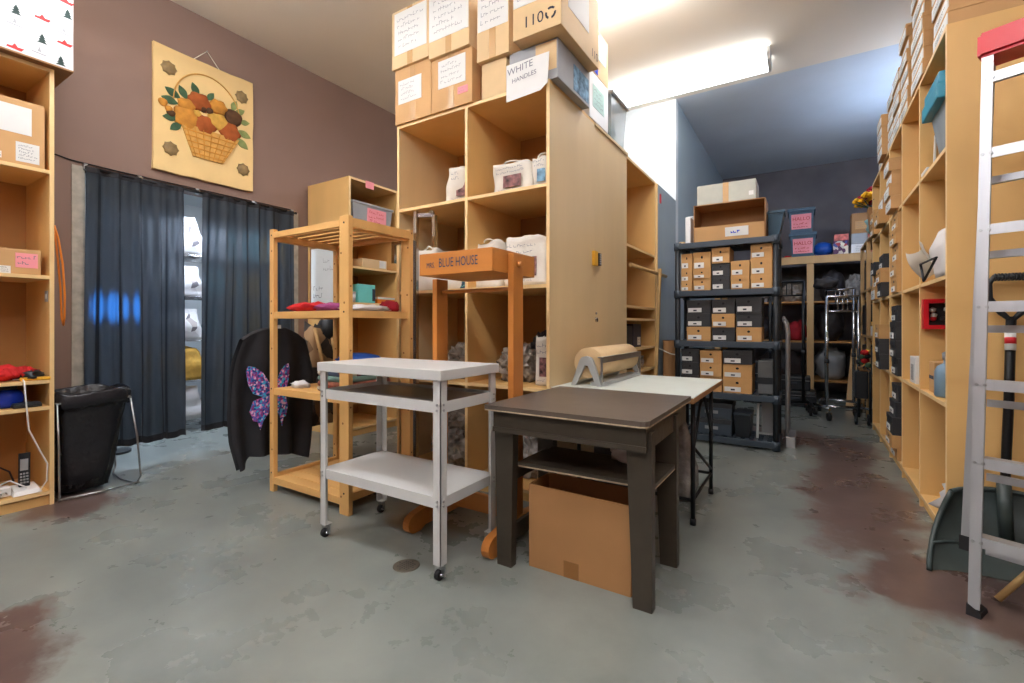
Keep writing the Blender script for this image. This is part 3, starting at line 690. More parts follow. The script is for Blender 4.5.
# ------------------------------------------------------------------ bin in a wire stand
t = thing('waste_bin', 'black plastic bag hung in a wire stand by the curtains', 'bin', (-4.33, 1.22, 0))
m = MB(); seg = 40; rings = []
def rim(t_, z, kx, ky, wob):
    out = []
    for i in range(seg):
        a = 2 * PI * i / seg; ca, sa = math.cos(a), math.sin(a)
        x = math.copysign(abs(ca) ** .5, ca) * .21 * kx; y = math.copysign(abs(sa) ** .5, sa) * .225 * ky
        k = 1 + wob * (mnoise.noise(Vector((ca * 3, sa * 3, z * 4))) + .6 * mnoise.noise(Vector((ca * 8, sa * 8, z * 3 + 4))))
        out.append(m.bm.verts.new((-4.33 + x * k, 1.195 + y * k * .93 - .03 * (1 - t_), z + .012 * math.sin(a * 5) * t_)))
    return out
for t_, z, kx, ky, wob in [(0, .03, .50, .50, .1), (.05, .025, .66, .62, .14), (.2, .15, .74, .70, .16), (.5, .36, .85, .82, .14), (.8, .55, .93, .93, .10), (.9, .60, .96, .96, .06), (.9, .598, 1.05, 1.05, .07), (.95, .64, 1.06, 1.06, .07), (1, .685, 1.05, 1.05, .06), (1, .70, 1.02, 1.02, .06), (1, .69, .98, .98, .04), (.9, .60, .92, .92, .04), (.5, .35, .80, .78, .05), (.1, .10, .58, .56, .05)]:
    rings.append(rim(t_, z, kx, ky, wob))
for A, B in zip(rings, rings[1:]):
    for k in range(seg): m.face([A[k], A[(k + 1) % seg], B[(k + 1) % seg], B[k]], binbag, True)
m.face(rings[0][::-1], binbag); m.face(rings[-1], binbag); m.build('bin_bag', t)
m = MB()
m.tube([(-4.53, 1.0, .635), (-4.13, 1.0, .635), (-4.125, 1.39, .635), (-4.53, 1.39, .635)], .006, steel, 8, closed=True); m.build('hoop', t)
for yy, dy in ((1.0, 0), (1.39, .045)):
    m = MB(); m.tube([(-4.13, yy, .635), (-4.09, yy + dy * .6, .35), (-4.08, yy + dy, .06), (-4.09, yy + dy * .5, .012), (-4.3, yy, .010), (-4.52, yy + dy * .5, .012), (-4.54, yy + dy, .06), (-4.53, yy, .60)], .006, steel, 8); m.build('side_frame', t)
m = MB(); m.tube([(-4.085, 1.0, .02), (-4.085, 1.22, .012), (-4.085, 1.43, .02)], .006, steel, 8); m.build('base_rail', t)

# ------------------------------------------------------------------ wall hanging
BY, BZ, BW, BH = 1.71, 2.46, .83, 1.06
t = thing('wall_hanging', 'cream wall hanging of a flower basket high on the taupe wall', 'wall hanging', (XL, BY + BW / 2, BZ))
pf = lambda u, v, n: Vector((XL + .022 + n, BY + u * BW, BZ + v * BH))
m = MB(); r = random.Random(3); edge = []
for (a, b) in (((0, 0), (1, 0)), ((1, 0), (1, 1)), ((1, 1), (0, 1)), ((0, 1), (0, 0))):
    for k in range(8):
        s = k / 8; edge.append((a[0] + (b[0] - a[0]) * s + r.uniform(-.006, .006), a[1] + (b[1] - a[1]) * s + r.uniform(-.005, .005)))
m.prism(edge, pf, -.02, .012, boardcream); m.build('board', t)
def disc(u, v, ru, rv, mt_, h=.012, n0=.012, seed=0, petals=0):
    m = MB(); pts = []
    for k in range(24):
        a = 2 * PI * k / 24; kk = 1 + (.10 * math.cos(petals * a) if petals else .05 * math.sin(3 * a + seed))
        pts.append((u + ru * kk * math.cos(a) / BW, v + rv * kk * math.sin(a) / BH))
    a0 = [m.bm.verts.new(pf(p, q, n0)) for p, q in pts]; b0 = [m.bm.verts.new(pf(u + (p - u) * .8, v + (q - v) * .8, n0 + h)) for p, q in pts]
    c0 = m.bm.verts.new(pf(u, v, n0 + h * 1.15))
    for k in range(24):
        m.face([a0[k], a0[(k + 1) % 24], b0[(k + 1) % 24], b0[k]], mt_, True); m.face([b0[k], b0[(k + 1) % 24], c0], mt_, True)
    m.face(a0[::-1], mt_); return m
for u, v in ((.137, .836), (.87, .836), (.153, .19), (.887, .18)): disc(u, v, .058, .058, gold, petals=8).build('rosette', t)
m = MB(); m.prism([(.357, .177), (.659, .177), (.836, .43), (.24, .43)], pf, .012, .026, basketm)
for k in range(5):
    v = .20 + k * .045; a = .357 - (.117) * (v - .177) / .253; b = .659 + .177 * (v - .177) / .253
    m.prism([(a, v), (b, v), (b, v + .008), (a, v + .008)], pf, .026, .031, ochre)
for k in range(7):
    s = (k + .5) / 7; m.prism([(.357 + .302 * s, .18), (.363 + .302 * s, .18), (.246 + .596 * s, .42), (.24 + .596 * s, .42)], pf, .026, .030, ochre)
m.build('basket', t)
m = MB(); m.tube([pf(.51 - .335 * math.cos(a), .60 + .295 * math.sin(a), .018) for a in [PI * k / 24 for k in range(25)]], .006, basketm, 6); m.build('basket_handle', t)
def leaf(u, v, ang, ln, mt_):
    m = MB(); pts = []
    for k in range(9): s = k / 8; pts.append((s * ln, .32 * ln * math.sin(PI * s) * .8))
    for k in range(7, 0, -1): s = k / 8; pts.append((s * ln, -.32 * ln * math.sin(PI * s) * .8))
    q = [(u + (p * math.cos(ang) - w * math.sin(ang)) / BW, v + (p * math.sin(ang) + w * math.cos(ang)) / BH) for p, w in pts]
    m.prism(q, pf, .012, .020, mt_); m.build('leaf', t)
for u, v, a, l, mm_ in [(.41, .69, 2.0, .12, leafm), (.50, .69, 1.0, .10, leafm), (.30, .63, 2.1, .12, leafm), (.24, .62, 2.7, .13, leafm), (.22, .57, 3.0, .13, leafm), (.22, .45, 3.3, .12, leafm), (.25, .42, 3.9, .12, leafm), (.37, .43, 4.6, .09, leafm), (.60, .42, 4.9, .09, leafm), (.68, .41, 4.5, .09, leafm),
                        (.76, .68, 1.2, .11, leafm2), (.84, .60, .2, .10, leafm2), (.82, .52, -.3, .13, leafm2), (.80, .45, -.6, .14, leafm2), (.79, .66, .6, .11, leafm2)]: leaf(u, v, a, l, mm_)
for u, v, ru, rv, mm_, pe in [(.425, .65, .10, .085, rust, 6), (.614, .665, .085, .07, ochre, 6), (.776, .62, .085, .08, darkf, 0), (.298, .48, .105, .105, ochre, 5), (.472, .47, .10, .09, rust, 6), (.615, .535, .10, .08, goldf, 5), (.735, .48, .10, .10, rust, 6), (.298, .59, .075, .055, ochre, 5),
                              (.083, .545, .035, .035, ochre, 0), (.135, .505, .03, .03, ochre, 0), (.155, .475, .035, .03, darkf, 0), (.46, .60, .03, .03, darkf, 0), (.52, .605, .035, .03, darkf, 0), (.40, .545, .035, .035, goldf, 5)]: disc(u, v, ru, rv, mm_, h=.016, petals=pe).build('flower', t)
m = MB(); m.tube([pf(.373, 1.0, 0), pf(.512, 1.12, -.012), pf(.633, 1.0, 0)], .004, rope, 6); m.build('hanging_cord', t)
m = MB(); m.cyl((XL, BY + .512 * BW, BZ + 1.12 * BH), (XL + .02, BY + .512 * BW, BZ + 1.12 * BH), .005, steel); m.build('nail', t)

# ------------------------------------------------------------------ curtains
t = thing('curtain_rod', 'dark curtain rod fixed above the doorway by small pale brackets', 'curtain rod', (XL + .05, (D0 + D1) / 2, 2.33))
m = MB(); m.cyl((XL + .055, D0 - .01, 2.335), (XL + .055, D1 + .02, 2.335), .013, blackm); m.build('rod', t)
for yy in (D0 + .0, 1.62, 2.05, 2.55, 2.96):
    m = MB(); m.box(XL, XL + .03, yy - .012, yy + .012, 2.325, 2.372, steel); m.cyl((XL + .03, yy, 2.345), (XL + .068, yy, 2.345), .008, chrome); m.build('bracket', t)
def curtain(y0, y1, n, hem, label, seed, flare=.0):
    t = thing('curtain', label, 'curtain', (XL + .05, (y0 + y1) / 2, hem), 0, 'navy doorway curtains')
    def f(u, v):
        y = y0 + (y1 - y0) * u; k = .45 + .55 * v
        ph = n * 2 * PI * u + 2.2 * mnoise.noise(Vector((u * 2.2, v * .5, seed)))
        am = .35 + .9 * abs(mnoise.noise(Vector((u * 3.1, v * .35, seed + 2)))) * 1.6
        x = XL + .06 + (.040 * am * math.sin(ph) + .010 * math.sin(2.3 * ph + seed)) * k + .025 * v * mnoise.noise(Vector((u * 4, v * 1.4, seed + 5)))
        y += .012 * math.cos(ph) * k + flare * v * (u - .5) + .02 * v * mnoise.noise(Vector((u * 6, v, seed + 9)))
        z = 2.338 - (2.338 - hem) * v + .012 * math.sin(ph) * v
        return Vector((x, y, z))
    m = MB(); m.grid(f, 110, 30, curtain_m); m.build('panel', t)
    m = MB(); m.grid(lambda u, v: f(u, v * .02) + Vector((.006, 0, .004)), 110, 2, shirtm); m.build('heading', t)
    m = MB(); m.grid(lambda u, v: f(u, .975 + v * .025) + Vector((.004, 0, 0)), 110, 2, shirtm); m.build('hem', t)
    return t
curtain(1.265, 1.93, 4.5, .19, 'navy sheer curtain nearer the waste bin, glowing blue with light', 1.0, .03)
curtain(2.07, 2.955, 5.5, .20, 'navy sheer curtain next to the pine rack and black poncho', 4.0, .06)

# stock room goods seen in the gap
t = thing('wire_rack', 'chrome wire rack of wrapped goods in the stock room', 'rack', (-5.9, 3.2, 0))
for xx in (-6.2, -5.55):
    for yy in (2.2, 3.9): m = MB(); m.cyl((xx, yy, 0), (xx, yy, 2.1), .013, chrome, seg=10); m.build('post', t)
for z in (.12, .55, .98, 1.45, 1.9):
    m = MB()
    for k in range(9): m.cyl((-6.2 + k * .081, 2.2, z), (-6.2 + k * .081, 3.9, z), .004, chrome, seg=6)
    for yy in (2.2, 3.05, 3.9): m.cyl((-6.2, yy, z - .01), (-5.55, yy, z - .01), .006, chrome, seg=6)
    m.build('wire_shelf', t)
printp = cell_material('printed_wrap', [(230, 230, 228), (214, 214, 214), (120, 116, 120), (236, 236, 236), (190, 180, 176), (240, 240, 240)], 10)
names = [(whitec, 'white'), (printp, 'printed'), (greybag, 'silver'), (goldf, 'ochre'), (printp, 'speckled'), (canvas, 'cream'), (tealbag, 'teal'), (printp, 'mottled')]
lvl = ['lowest', 'second', 'third', 'fourth', 'topmost']
for li, z in enumerate((.125, .555, .985, 1.455, 1.905)):
    for k in range(4):
        mt_, nm = names[(li * 3 + k * 5 + (3 if li == 2 else 0)) % 8]; yy = 2.42 + k * .42
        m = MB(); m.pillow(.42, .34, .34 if li < 4 else .40, mt_, c=(-5.85, yy, z), bulge=.1, amp=.12, seed=li * 5 + k, top=.84)
        solo(m, 'wrapped_parcel', '%s wrapped parcel on the %s stock room shelf, place %s from the doorway jamb' % (nm, lvl[li], ['first', 'second', 'third', 'fourth'][k]), 'parcel', 'parcels on the stock room rack')

t = thing('added_blue_light', 'added round blue light on a stand behind the curtain nearer the bin', 'sign', (-5.26, 1.66, 0))  # made-up source, added for the blue glow through the near curtain
m = MB(); m.cyl((-5.30, 1.66, 1.31), (-5.262, 1.66, 1.31), .15, black, seg=32); m.build('case', t)
m = MB(); m.cyl((-5.262, 1.66, 1.31), (-5.258, 1.66, 1.31), .135, blue_glow_m, seg=32); m.build('glow_disc', t)
m = MB(); m.cyl((-5.275, 1.66, .02), (-5.275, 1.66, 1.18), .016, black); m.cyl((-5.275, 1.66, 0), (-5.275, 1.66, .02), .12, black, seg=24); m.build('stand', t)

# ------------------------------------------------------------------ pine rack
PX0, PX1, PY0, PY1 = -3.16, -2.33, 1.855, 2.40
t = thing('pine_rack', 'knotty pine storage rack with slatted top beside the white cart', 'rack', (PX0, PY0, 0)); pk = random.Random(2)
for xx, xb in ((PX0, PX0 + .045), (PX1 - .085, PX1)):
    for (a, b) in ((PY0, PY0 + .032), (PY1 - .032, PY1)):
        m = MB(); m.box(xx, xb, a, b, 0, 1.812, pine, bev=.003)
        for k in range(5):
            z = .2 + k * .36 + pk.uniform(-.1, .1); x = pk.uniform(xx + .015, xb - .015); m.cyl((x, a - .0008, z), (x, a + .002, z), .007, knotm, seg=10)
            if xb > -2.4: m.cyl((xb - .002, (a + b) / 2, z + .1), (xb + .0008, (a + b) / 2, z + .1), .006, knotm, seg=10)
        for z in (1.76, 1.22, .70, .12): m.cyl(((xx + xb) / 2, a - .002, z + .01), ((xx + xb) / 2, a + .002, z + .01), .006, blackm, seg=8)
        m.build('post', t)
for xx in (PX0 + .01, PX1 - .05):
    for z in (.10, .69, 1.22, 1.755):
        m = MB(); m.box(xx, xx + .03, PY0 + .032, PY1 - .032, z - .025, z + .02, pine); m.build('side_rail', t)
m = MB(); m.box(PX0 + .045, PX1 - .085, PY0, PY0 + .022, 1.75, 1.79, pine_h, bev=.002); m.build('top_beam', t); m = MB(); m.box(PX0 + .045, PX1 - .085, PY1 - .022, PY1, 1.75, 1.79, pine_h); m.build('top_beam', t)
for k in range(6):
    y = PY0 + .035 + k * .085; m = MB(); m.box(PX0 + .002, PX1 - .002, y, y + .058, 1.777, 1.797, pine_h, bev=.002); m.build('top_slat', t)
m = MB(); m.box(PX1 - .028, PX1, PY0 + .032, PY1 - .032, 1.745, 1.80, pine); m.build('end_rail', t)
for z in (.10, .715, 1.24):
    m = MB()
    for k in range(6): y = PY0 + .004 + k * .091; m.box(PX0 + .046 if 0 < k < 5 or True else 0, PX1 - .086, y, y + .085, z - .02, z, pine_h, bev=.002)
    m.box(PX0 + .046, PX1 - .086, PY0 + .004, PY0 + .022, z - .045, z - .02, pine_h); m.build('shelf', t)
# goods on the pine rack
def heap(lab, name, cat, c, r, mt_, seed, amp=.25, freq=3, group=None, flat=.6):
    m = MB(); m.blob((c[0], c[1], c[2] + r[2] * flat), r, mt_, amp=amp, freq=freq, seed=seed, flat=flat); return solo(m, name, lab, cat, group)
g6 = 'folded cloths on the pine rack'
heap('bright red folded cloth on the pine rack middle shelf', 'folded_cloth', 'cloth', (-2.90, 2.02, 1.242), (.16, .13, .042), redc, 11, amp=.5, freq=4, group=g6)
heap('purple-red folded cloth lying next to the bright red one', 'folded_cloth', 'cloth', (-2.66, 2.02, 1.242), (.12, .13, .034), purplec, 12, amp=.4, freq=4, group=g6)
heap('white folded cloth on the pine rack at the corner post', 'folded_cloth', 'cloth', (-2.49, 2.13, 1.242), (.10, .17, .026), whitec, 13, amp=.4, freq=4, group=g6)
heap('crimson folded cloth at the far end of the pine rack', 'folded_cloth', 'cloth', (-2.49, 2.33, 1.242), (.08, .055, .05), crimson, 14, group=g6)
heap('black folded scarf behind the bright red cloth on the pine rack', 'folded_scarf', 'scarf', (-3.02, 2.24, 1.242), (.10, .10, .04), shirtm, 17)
g7 = 'folded knits on the pine rack'
for k, (mt_, nm) in enumerate([(stripem, 'patterned'), (plaidm, 'rust plaid'), (greenc, 'grey-green'), (stripem, 'striped'), (plaidm, 'brown plaid')]):
    m = MB(); m.pillow(.34, .40, .034, mt_, c=(-2.60, 2.12, .717 + k * .035), bulge=.05, amp=.04, seed=30 + k)
    solo(m, 'folded_sweater', '%s folded sweater, %s of the pile on the pine rack' % (nm, ORD[k]), 'sweater', g7)
heap('bright blue crumpled cloth on top of the folded sweaters', 'folded_cloth', 'cloth', (-2.60, 2.16, .893), (.15, .14, .04), bluec, 15, group=g7)
heap('white folded paper bag resting on the pine shelf near the poncho', 'paper_bag', 'bag', (-2.98, 1.97, .717), (.07, .05, .03), whitec, 16, amp=.4)
# black poncho with a butterfly
PXX = -3.30
t = thing('black_poncho', 'black poncho with a sequinned butterfly hanging beside the pine rack', 'clothing', (PXX, 1.98, .1))
def pl_(pts, t_):
    t_ = min(max(t_, 0), 1) * (len(pts) - 1); i = min(int(t_), len(pts) - 2); f_ = t_ - i
    return Vector(pts[i]).lerp(Vector(pts[i + 1]), f_)
PT = [(1.748, 1.046), (1.80, 1.078), (1.86, 1.103), (1.918, 1.121), (1.985, 1.118), (2.055, 1.128), (2.11, 1.108), (2.17, 1.076), (2.22, 1.034)]
PB = [(1.727, .14), (1.765, .165), (1.80, .225), (1.87, .215), (1.94, .205), (2.02, .19), (2.095, .185), (2.17, .15), (2.237, .12)]
PLf = [(1.748, 1.046), (1.70, .92), (1.681, .831), (1.668, .69), (1.662, .542), (1.68, .34), (1.727, .14)]
PRt = [(2.22, 1.034), (2.26, .90), (2.281, .78), (2.285, .66), (2.281, .56), (2.262, .33), (2.237, .12)]
def pon(u, v):
    p = pl_(PT, u) * (1 - v) + pl_(PB, u) * v + pl_(PLf, v) * (1 - u) + pl_(PRt, v) * u
    p -= Vector(PT[0]) * (1 - u) * (1 - v) + Vector(PT[-1]) * u * (1 - v) + Vector(PB[0]) * (1 - u) * v + Vector(PB[-1]) * u * v
    fold = .034 * math.sin(u * 21 + 1.5 * mnoise.noise(Vector((u * 2, v * 1.5, 3)))) * (.12 + .88 * v) + .02 * mnoise.noise(Vector((u * 5, v * 4, 1)))
    return Vector((PXX + fold * .8, p.x, p.y))
m = MB(); m.grid(pon, 60, 40, shirtm)
m.grid(lambda u, v: pon(u, v) + Vector((-.05 - .02 * math.sin(PI * u), 0, 0)), 60, 40, shirtm)
m.grid(lambda u, v: pon(u, 0) + Vector((-.05 * v - .02 * v * math.sin(PI * u), 0, .01 * math.sin(PI * v))), 60, 3, shirtm); m.build('garment', t, normals=False)
bf = lambda y, z, n: Vector((PXX + .032 + n, 1.95 + y * (1 if y < 0 else .6), .64 + z))
for sg in (-1, 1):
    m = MB(); m.prism([(sg * a, b) for a, b in [(.012, .02), (.03, .09), (.08, .17), (.14, .215), (.185, .225), (.20, .19), (.185, .10), (.15, .03), (.08, .0)]], bf, 0, .004, wingm)
    m.prism([(sg * a, b) for a, b in [(.012, .01), (.08, .0), (.15, -.02), (.175, -.09), (.15, -.16), (.12, -.17), (.10, -.23), (.08, -.17), (.04, -.12), (.015, -.05)]], bf, 0, .004, wingm); m.build('butterfly_wing', t)
m = MB(); m.prism([(-.008, -.06), (.008, -.06), (.01, .06), (-.01, .06)], bf, .002, .008, gold); m.build('butterfly_body', t)
m = MB(); m.tube([(PXX - .03, 1.80, 1.055), (PXX - .03, 1.98, 1.10), (PXX - .03, 2.17, 1.055)], .010, blackm, 8); m.tube([(PXX - .03, 1.98, 1.10), (PXX - .03, 1.98, 1.17), (PXX - .01, 1.99, 1.225), (PXX + .04, 2.0, 1.235), (PXX + .115, 2.0, 1.232)], .004, chrome, 6); m.build('hanger', t)
m = MB(); m.box(PXX + .0, PXX + .04, 1.97, 2.0, 1.125, 1.15, foam); m.build('care_tag', t)
# camouflage pack
t = thing('camouflage_backpack', 'brown camouflage backpack hanging behind the black poncho', 'bag', (-3.46, 2.45, .40))
m = MB(); m.pillow(.24, .36, .80, camom, c=(-3.49, 2.46, .33), bulge=.25, amp=.10, seed=41, top=.75); m.build('body', t)
m = MB(); m.pillow(.10, .22, .30, camom, c=(-3.40, 2.44, .42), bulge=.3, amp=.1, seed=42, top=.8); m.build('pocket', t)
for yy in (2.39, 2.53):
    m = MB(); m.tube([(-3.42, yy, 1.12), (-3.37, yy + .01, .95), (-3.355, yy + .04, .78), (-3.38, yy + .05, .6)], .016, handle_w, 6); m.build('strap', t, label='tan strap')
m = MB(); m.blob((-3.44, 2.54, 1.13), (.08, .09, .10), black, seed=44, sub=2, amp=.35); m.build('hood', t)

# narrow unit goods: whiteboard, bin, boxes
t = thing('whiteboard', 'small framed whiteboard with faint writing hung on the narrow shelving end', 'whiteboard', (-4.3, 3.14, 1.34))
wb = lambda u, v, n: Vector((-4.535 + u * 1.04, 3.135 - n, 1.355 + v * 1.22))
m = MB(); m.prism([(0, 0), (.40, 0), (.40, .50), (0, .50)], wb, 0, .012, boardw); m.build('board', t)
m = MB()
for a in ([(-.012, -.012), (.412, -.012), (.412, 0), (-.012, 0)], [(-.012, .5), (.412, .5), (.412, .512), (-.012, .512)], [(-.012, 0), (0, 0), (0, .5), (-.012, .5)], [(.4, 0), (.412, 0), (.412, .5), (.4, .5)]): m.prism(a, wb, -.004, .018, kraft_d)
m.build('frame', t)
m = MB(); m.scribble(wb, .04, .22, .05, .18, 2, ink, seed=3, n=.0135, th=.004); m.scribble(wb, .2, .36, .28, .42, 2, greyp, seed=8, n=.0135, th=.004); m.build('handwriting', t)
t = thing('grey_storage_bin', 'grey lidded bin with a pink label in the narrow shelving top compartment', 'bin', (-4.15, 3.50, 2.202))
m = MB(); m.hexa([(-4.36, 3.23, 2.202), (-3.98, 3.23, 2.202), (-3.98, 3.73, 2.202), (-4.36, 3.73, 2.202)], [(-4.38, 3.21, 2.42), (-3.965, 3.21, 2.42), (-3.965, 3.75, 2.42), (-4.38, 3.75, 2.42)], greyp); m.build('tub', t)
m = MB(); m.box(-4.39, -3.955, 3.20, 3.765, 2.42, 2.445, greyp, bev=.006); m.build('lid', t)
m = MB(); fp = lambda u, v, n: Vector((-3.972 + n, u, v)); m.prism([(3.40, 2.225), (3.66, 2.225), (3.66, 2.40), (3.40, 2.40)], fp, 0, .008, pinkp); m.scribble(fp, 3.42, 3.64, 2.24, 2.38, 3, redink, seed=9, n=.010); m.build('label', t, label='pink label')
m = MB(); m.box(-3.948, -3.944, 3.36, 3.47, 2.60, 2.675, pinkp); solo(m, 'pink_note', 'pink note stuck on the narrow shelving top edge', 'paper')
carton('turquoise box in the middle compartment of the narrow shelving', -4.10, 3.40, 1.387, .26, .22, .20, mt=turq, tapes=(), flap=False, notes=[('+x', .07, .11, .02, .15, ink, 0)])
m = MB(); m.cyl((-4.02, 3.23, 1.387), (-4.02, 3.23, 1.48), .045, foam, r1=.05); m.cyl((-4.02, 3.23, 1.48), (-4.02, 3.23, 1.495), .053, foam); solo(m, 'white_tub', 'small white lidded tub beside the turquoise box', 'tub')
m = MB(); m.box(-4.15, -3.97, 3.54, 3.80, 1.387, 1.43, orangep, bev=.006); m.box(-4.15, -3.97, 3.54, 3.80, 1.43, 1.46, paper, bev=.004); solo(m, 'orange_white_box', 'flat orange and white box behind the turquoise one', 'box')

carton('small tan carton on the upper shelf above the turquoise box', -4.06, 3.50, 1.762, .20, .34, .10, mt=kraft_l, tapes=(), flap=False, notes=[('+x', .06, .15, .01, .09, paper, 0)])
# chrome four-way rack
t = thing('chrome_garment_rack', 'chrome square-tube garment rack standing between pine rack and tote shelving', 'rack', (-2.20, 2.50, 0))
def sq(pts, w=.026):
    m = MB()
    for a, b in zip(pts, pts[1:]): m.bar(a, b, w, w, chrome)
    return m
sq([(-2.355, 2.455, .05), (-2.355, 2.455, 1.955)]).build('upright', t)
sq([(-2.375, 2.425, .05), (-2.375, 2.425, 1.75)]).build('upright', t)
sq([(-2.355, 2.47, 1.93), (-2.24, 2.52, 1.93), (-2.24, 2.52, 1.70)]).build('arm', t)
sq([(-2.375, 2.42, 1.74), (-2.56, 2.44, 1.74)]).build('arm', t); sq([(-2.56, 2.44, 1.755), (-2.56, 2.44, 1.60)]).build('arm', t)
m = MB(); m.cyl((-2.24, 2.505, 1.945), (-2.24, 2.48, 1.945), .012, chrome, seg=10); m.cyl((-2.56, 2.43, 1.765), (-2.56, 2.41, 1.765), .010, chrome, seg=10); m.build('arm_stop', t)
m = MB(); m.bar((-2.6, 2.45, .04), (-2.1, 2.45, .04), .03, .03, chrome); m.bar((-2.365, 2.43, .04), (-2.365, 2.58, .04), .03, .03, chrome); m.build('foot', t)

# ------------------------------------------------------------------ sign stand
t = thing('wooden_sign_stand', 'orange-stained wooden stand with a lettered sign tray, behind white cart', 'stand', (-1.58, 2.15, 0))
for x0 in (-1.875, -1.345):
    m = MB(); m.box(x0, x0 + .035 if x0 < -1.5 else x0 + .035, 2.09, 2.19, .09, 1.53 if x0 > -1.5 else 1.42, oak, bev=.004); m.build('post', t)
for x0 in (-1.88, -1.35):
    m = MB(); fy = lambda u, v, n: Vector((x0 + n, u, v)); pts = [(1.905, .0), (1.95, .0), (1.99, .02), (2.29, .02), (2.33, 0), (2.375, 0)] + [(2.375 + .05 * math.sin(k * PI / 8), .05 - .05 * math.cos(k * PI / 8)) for k in range(1, 8)] + [(2.37, .105), (2.25, .125), (2.03, .125), (1.91, .105)] + [(1.905 - .05 * math.sin(k * PI / 8), .05 + .05 * math.cos(k * PI / 8)) for k in range(1, 8)]
    m.prism(pts, fy, 0, .045, oak_h); m.build('foot', t)
m = MB(); m.box(-1.84, -1.345, 2.13, 2.155, .10, .20, oak_h, bev=.003); m.build('stretcher', t)
m = MB(); m.cyl((-1.84, 2.14, 1.345), (-1.345, 2.14, 1.345), .011, oak, seg=12); m.build('rail', t)
m = MB(); bx0, bx1, by0, by1 = -1.845, -1.348, 1.95, 2.38
m.box(bx0, bx1, by0, by0 + .018, 1.425, 1.545, oak_h, bev=.002); m.box(bx0, bx1, by1 - .018, by1, 1.425, 1.545, oak_h); m.box(bx0, bx0 + .018, by0 + .018, by1 - .018, 1.425, 1.545, oak_h); m.box(bx1 - .018, bx1, by0 + .018, by1 - .018, 1.425, 1.545, oak_h)
m.box(bx0 + .018, bx1 - .018, by0 + .018, by1 - .018, 1.425, 1.44, oak_h); m.build('tray', t)
m = MB(); m.cyl((-1.31, 2.14, 1.475), (-1.285, 2.14, 1.475), .02, oak, r1=.014); m.build('knob', t)
m = MB(); ft = lambda u, v, n: Vector((-1.61 + u, 1.95 - n, 1.485 + v)); m.text('BLUE HOUSE', .070, lambda u, v, n: ft(u + .04, v, n), tealink, n=.0022, sx=.66); m.build('lettering', t, label='blue lettering'); m = MB(); m.text('MRS.', .042, lambda u, v, n: ft(u - .150, v - .008, n), tealink, n=.0022, sx=.72); m.build('lettering', t, label='blue lettering')

# ------------------------------------------------------------------ white cart
t = thing('white_rolling_cart', 'white metal rolling cart with three tiers and small black casters', 'cart', (-1.81, 1.85, 0))
cx0, cx1, cy0, cy1 = -2.255, -1.375, 1.588, 2.05
m = MB(); m.box(cx0, cx1, cy0, cy1, .90, .948, white, bev=.004); m.build('top', t)
ix0, ix1, iy0, iy1 = cx0 + .012, cx1 - .012, cy0 + .012, cy1 - .012
def tray(z0, z1, name):
    m = MB(); m.box(ix0 + .004, ix1 - .004, iy0 + .004, iy0 + .008, z0, z1, white); m.box(ix0 + .004, ix1 - .004, iy1 - .008, iy1 - .004, z0, z1, white); m.box(ix0 + .004, ix0 + .008, iy0 + .008, iy1 - .008, z0, z1, white); m.box(ix1 - .008, ix1 - .004, iy0 + .008, iy1 - .008, z0, z1, white)
    return m
m = tray(.753, .803, 0); m.box(ix0 + .008, ix1 - .008, iy0 + .008, iy1 - .008, .775, .782, white); m.build('middle_shelf', t)
m = MB(); m.box(ix0 + .06, ix1 - .06, iy0 + .03, iy1 - .03, .7825, .79, cartgrey); m.build('shelf_mat', t, label='grey shelf mat')
m = tray(.322, .372, 0); m.box(ix0 + .008, ix1 - .008, iy0 + .008, iy1 - .008, .364, .372, white); m.build('lower_shelf', t)
for xx, sx in ((ix0, 1), (ix1, -1)):
    for yy, sy in ((iy0, 1), (iy1, -1)):
        m = MB(); m.box(xx, xx + sx * .044, yy, yy + sy * .004, .072, .90, white); m.box(xx, xx + sx * .004, yy, yy + sy * .044, .072, .90, white); m.box(xx, xx + sx * .044, yy, yy + sy * .044, .068, .072, white); lg = m.build('leg', t)
        m = MB()
        for z in (.355, .335, .79, .765):
            m.cyl((xx + sx * .02, yy - sy * .004, z), (xx + sx * .02, yy, z), .006, steel, seg=8); m.cyl((xx - sx * .004, yy + sy * .02, z), (xx, yy + sy * .02, z), .006, steel, seg=8)
        m.build('bolt', t)
        c = MB(); ccx, ccy = xx + sx * .022, yy + sy * .022
        c.cyl((ccx, ccy, .060), (ccx, ccy, .068), .019, steel); c.bar((ccx - .017, ccy - .004, .018), (ccx - .015, ccy, .062), .004, .03, steel); c.bar((ccx + .018, ccy - .004, .018), (ccx + .016, ccy, .062), .004, .03, steel); c.cyl((ccx - .021, ccy - .008, .0225), (ccx + .022, ccy - .008, .0225), .006, chrome, seg=10); fk = c.build('caster', t)
        c = MB(); c.cyl((ccx - .010, ccy - .008, .0225), (ccx + .011, ccy - .008, .0225), .0225, rubber, seg=18); c.build('wheel', fk)

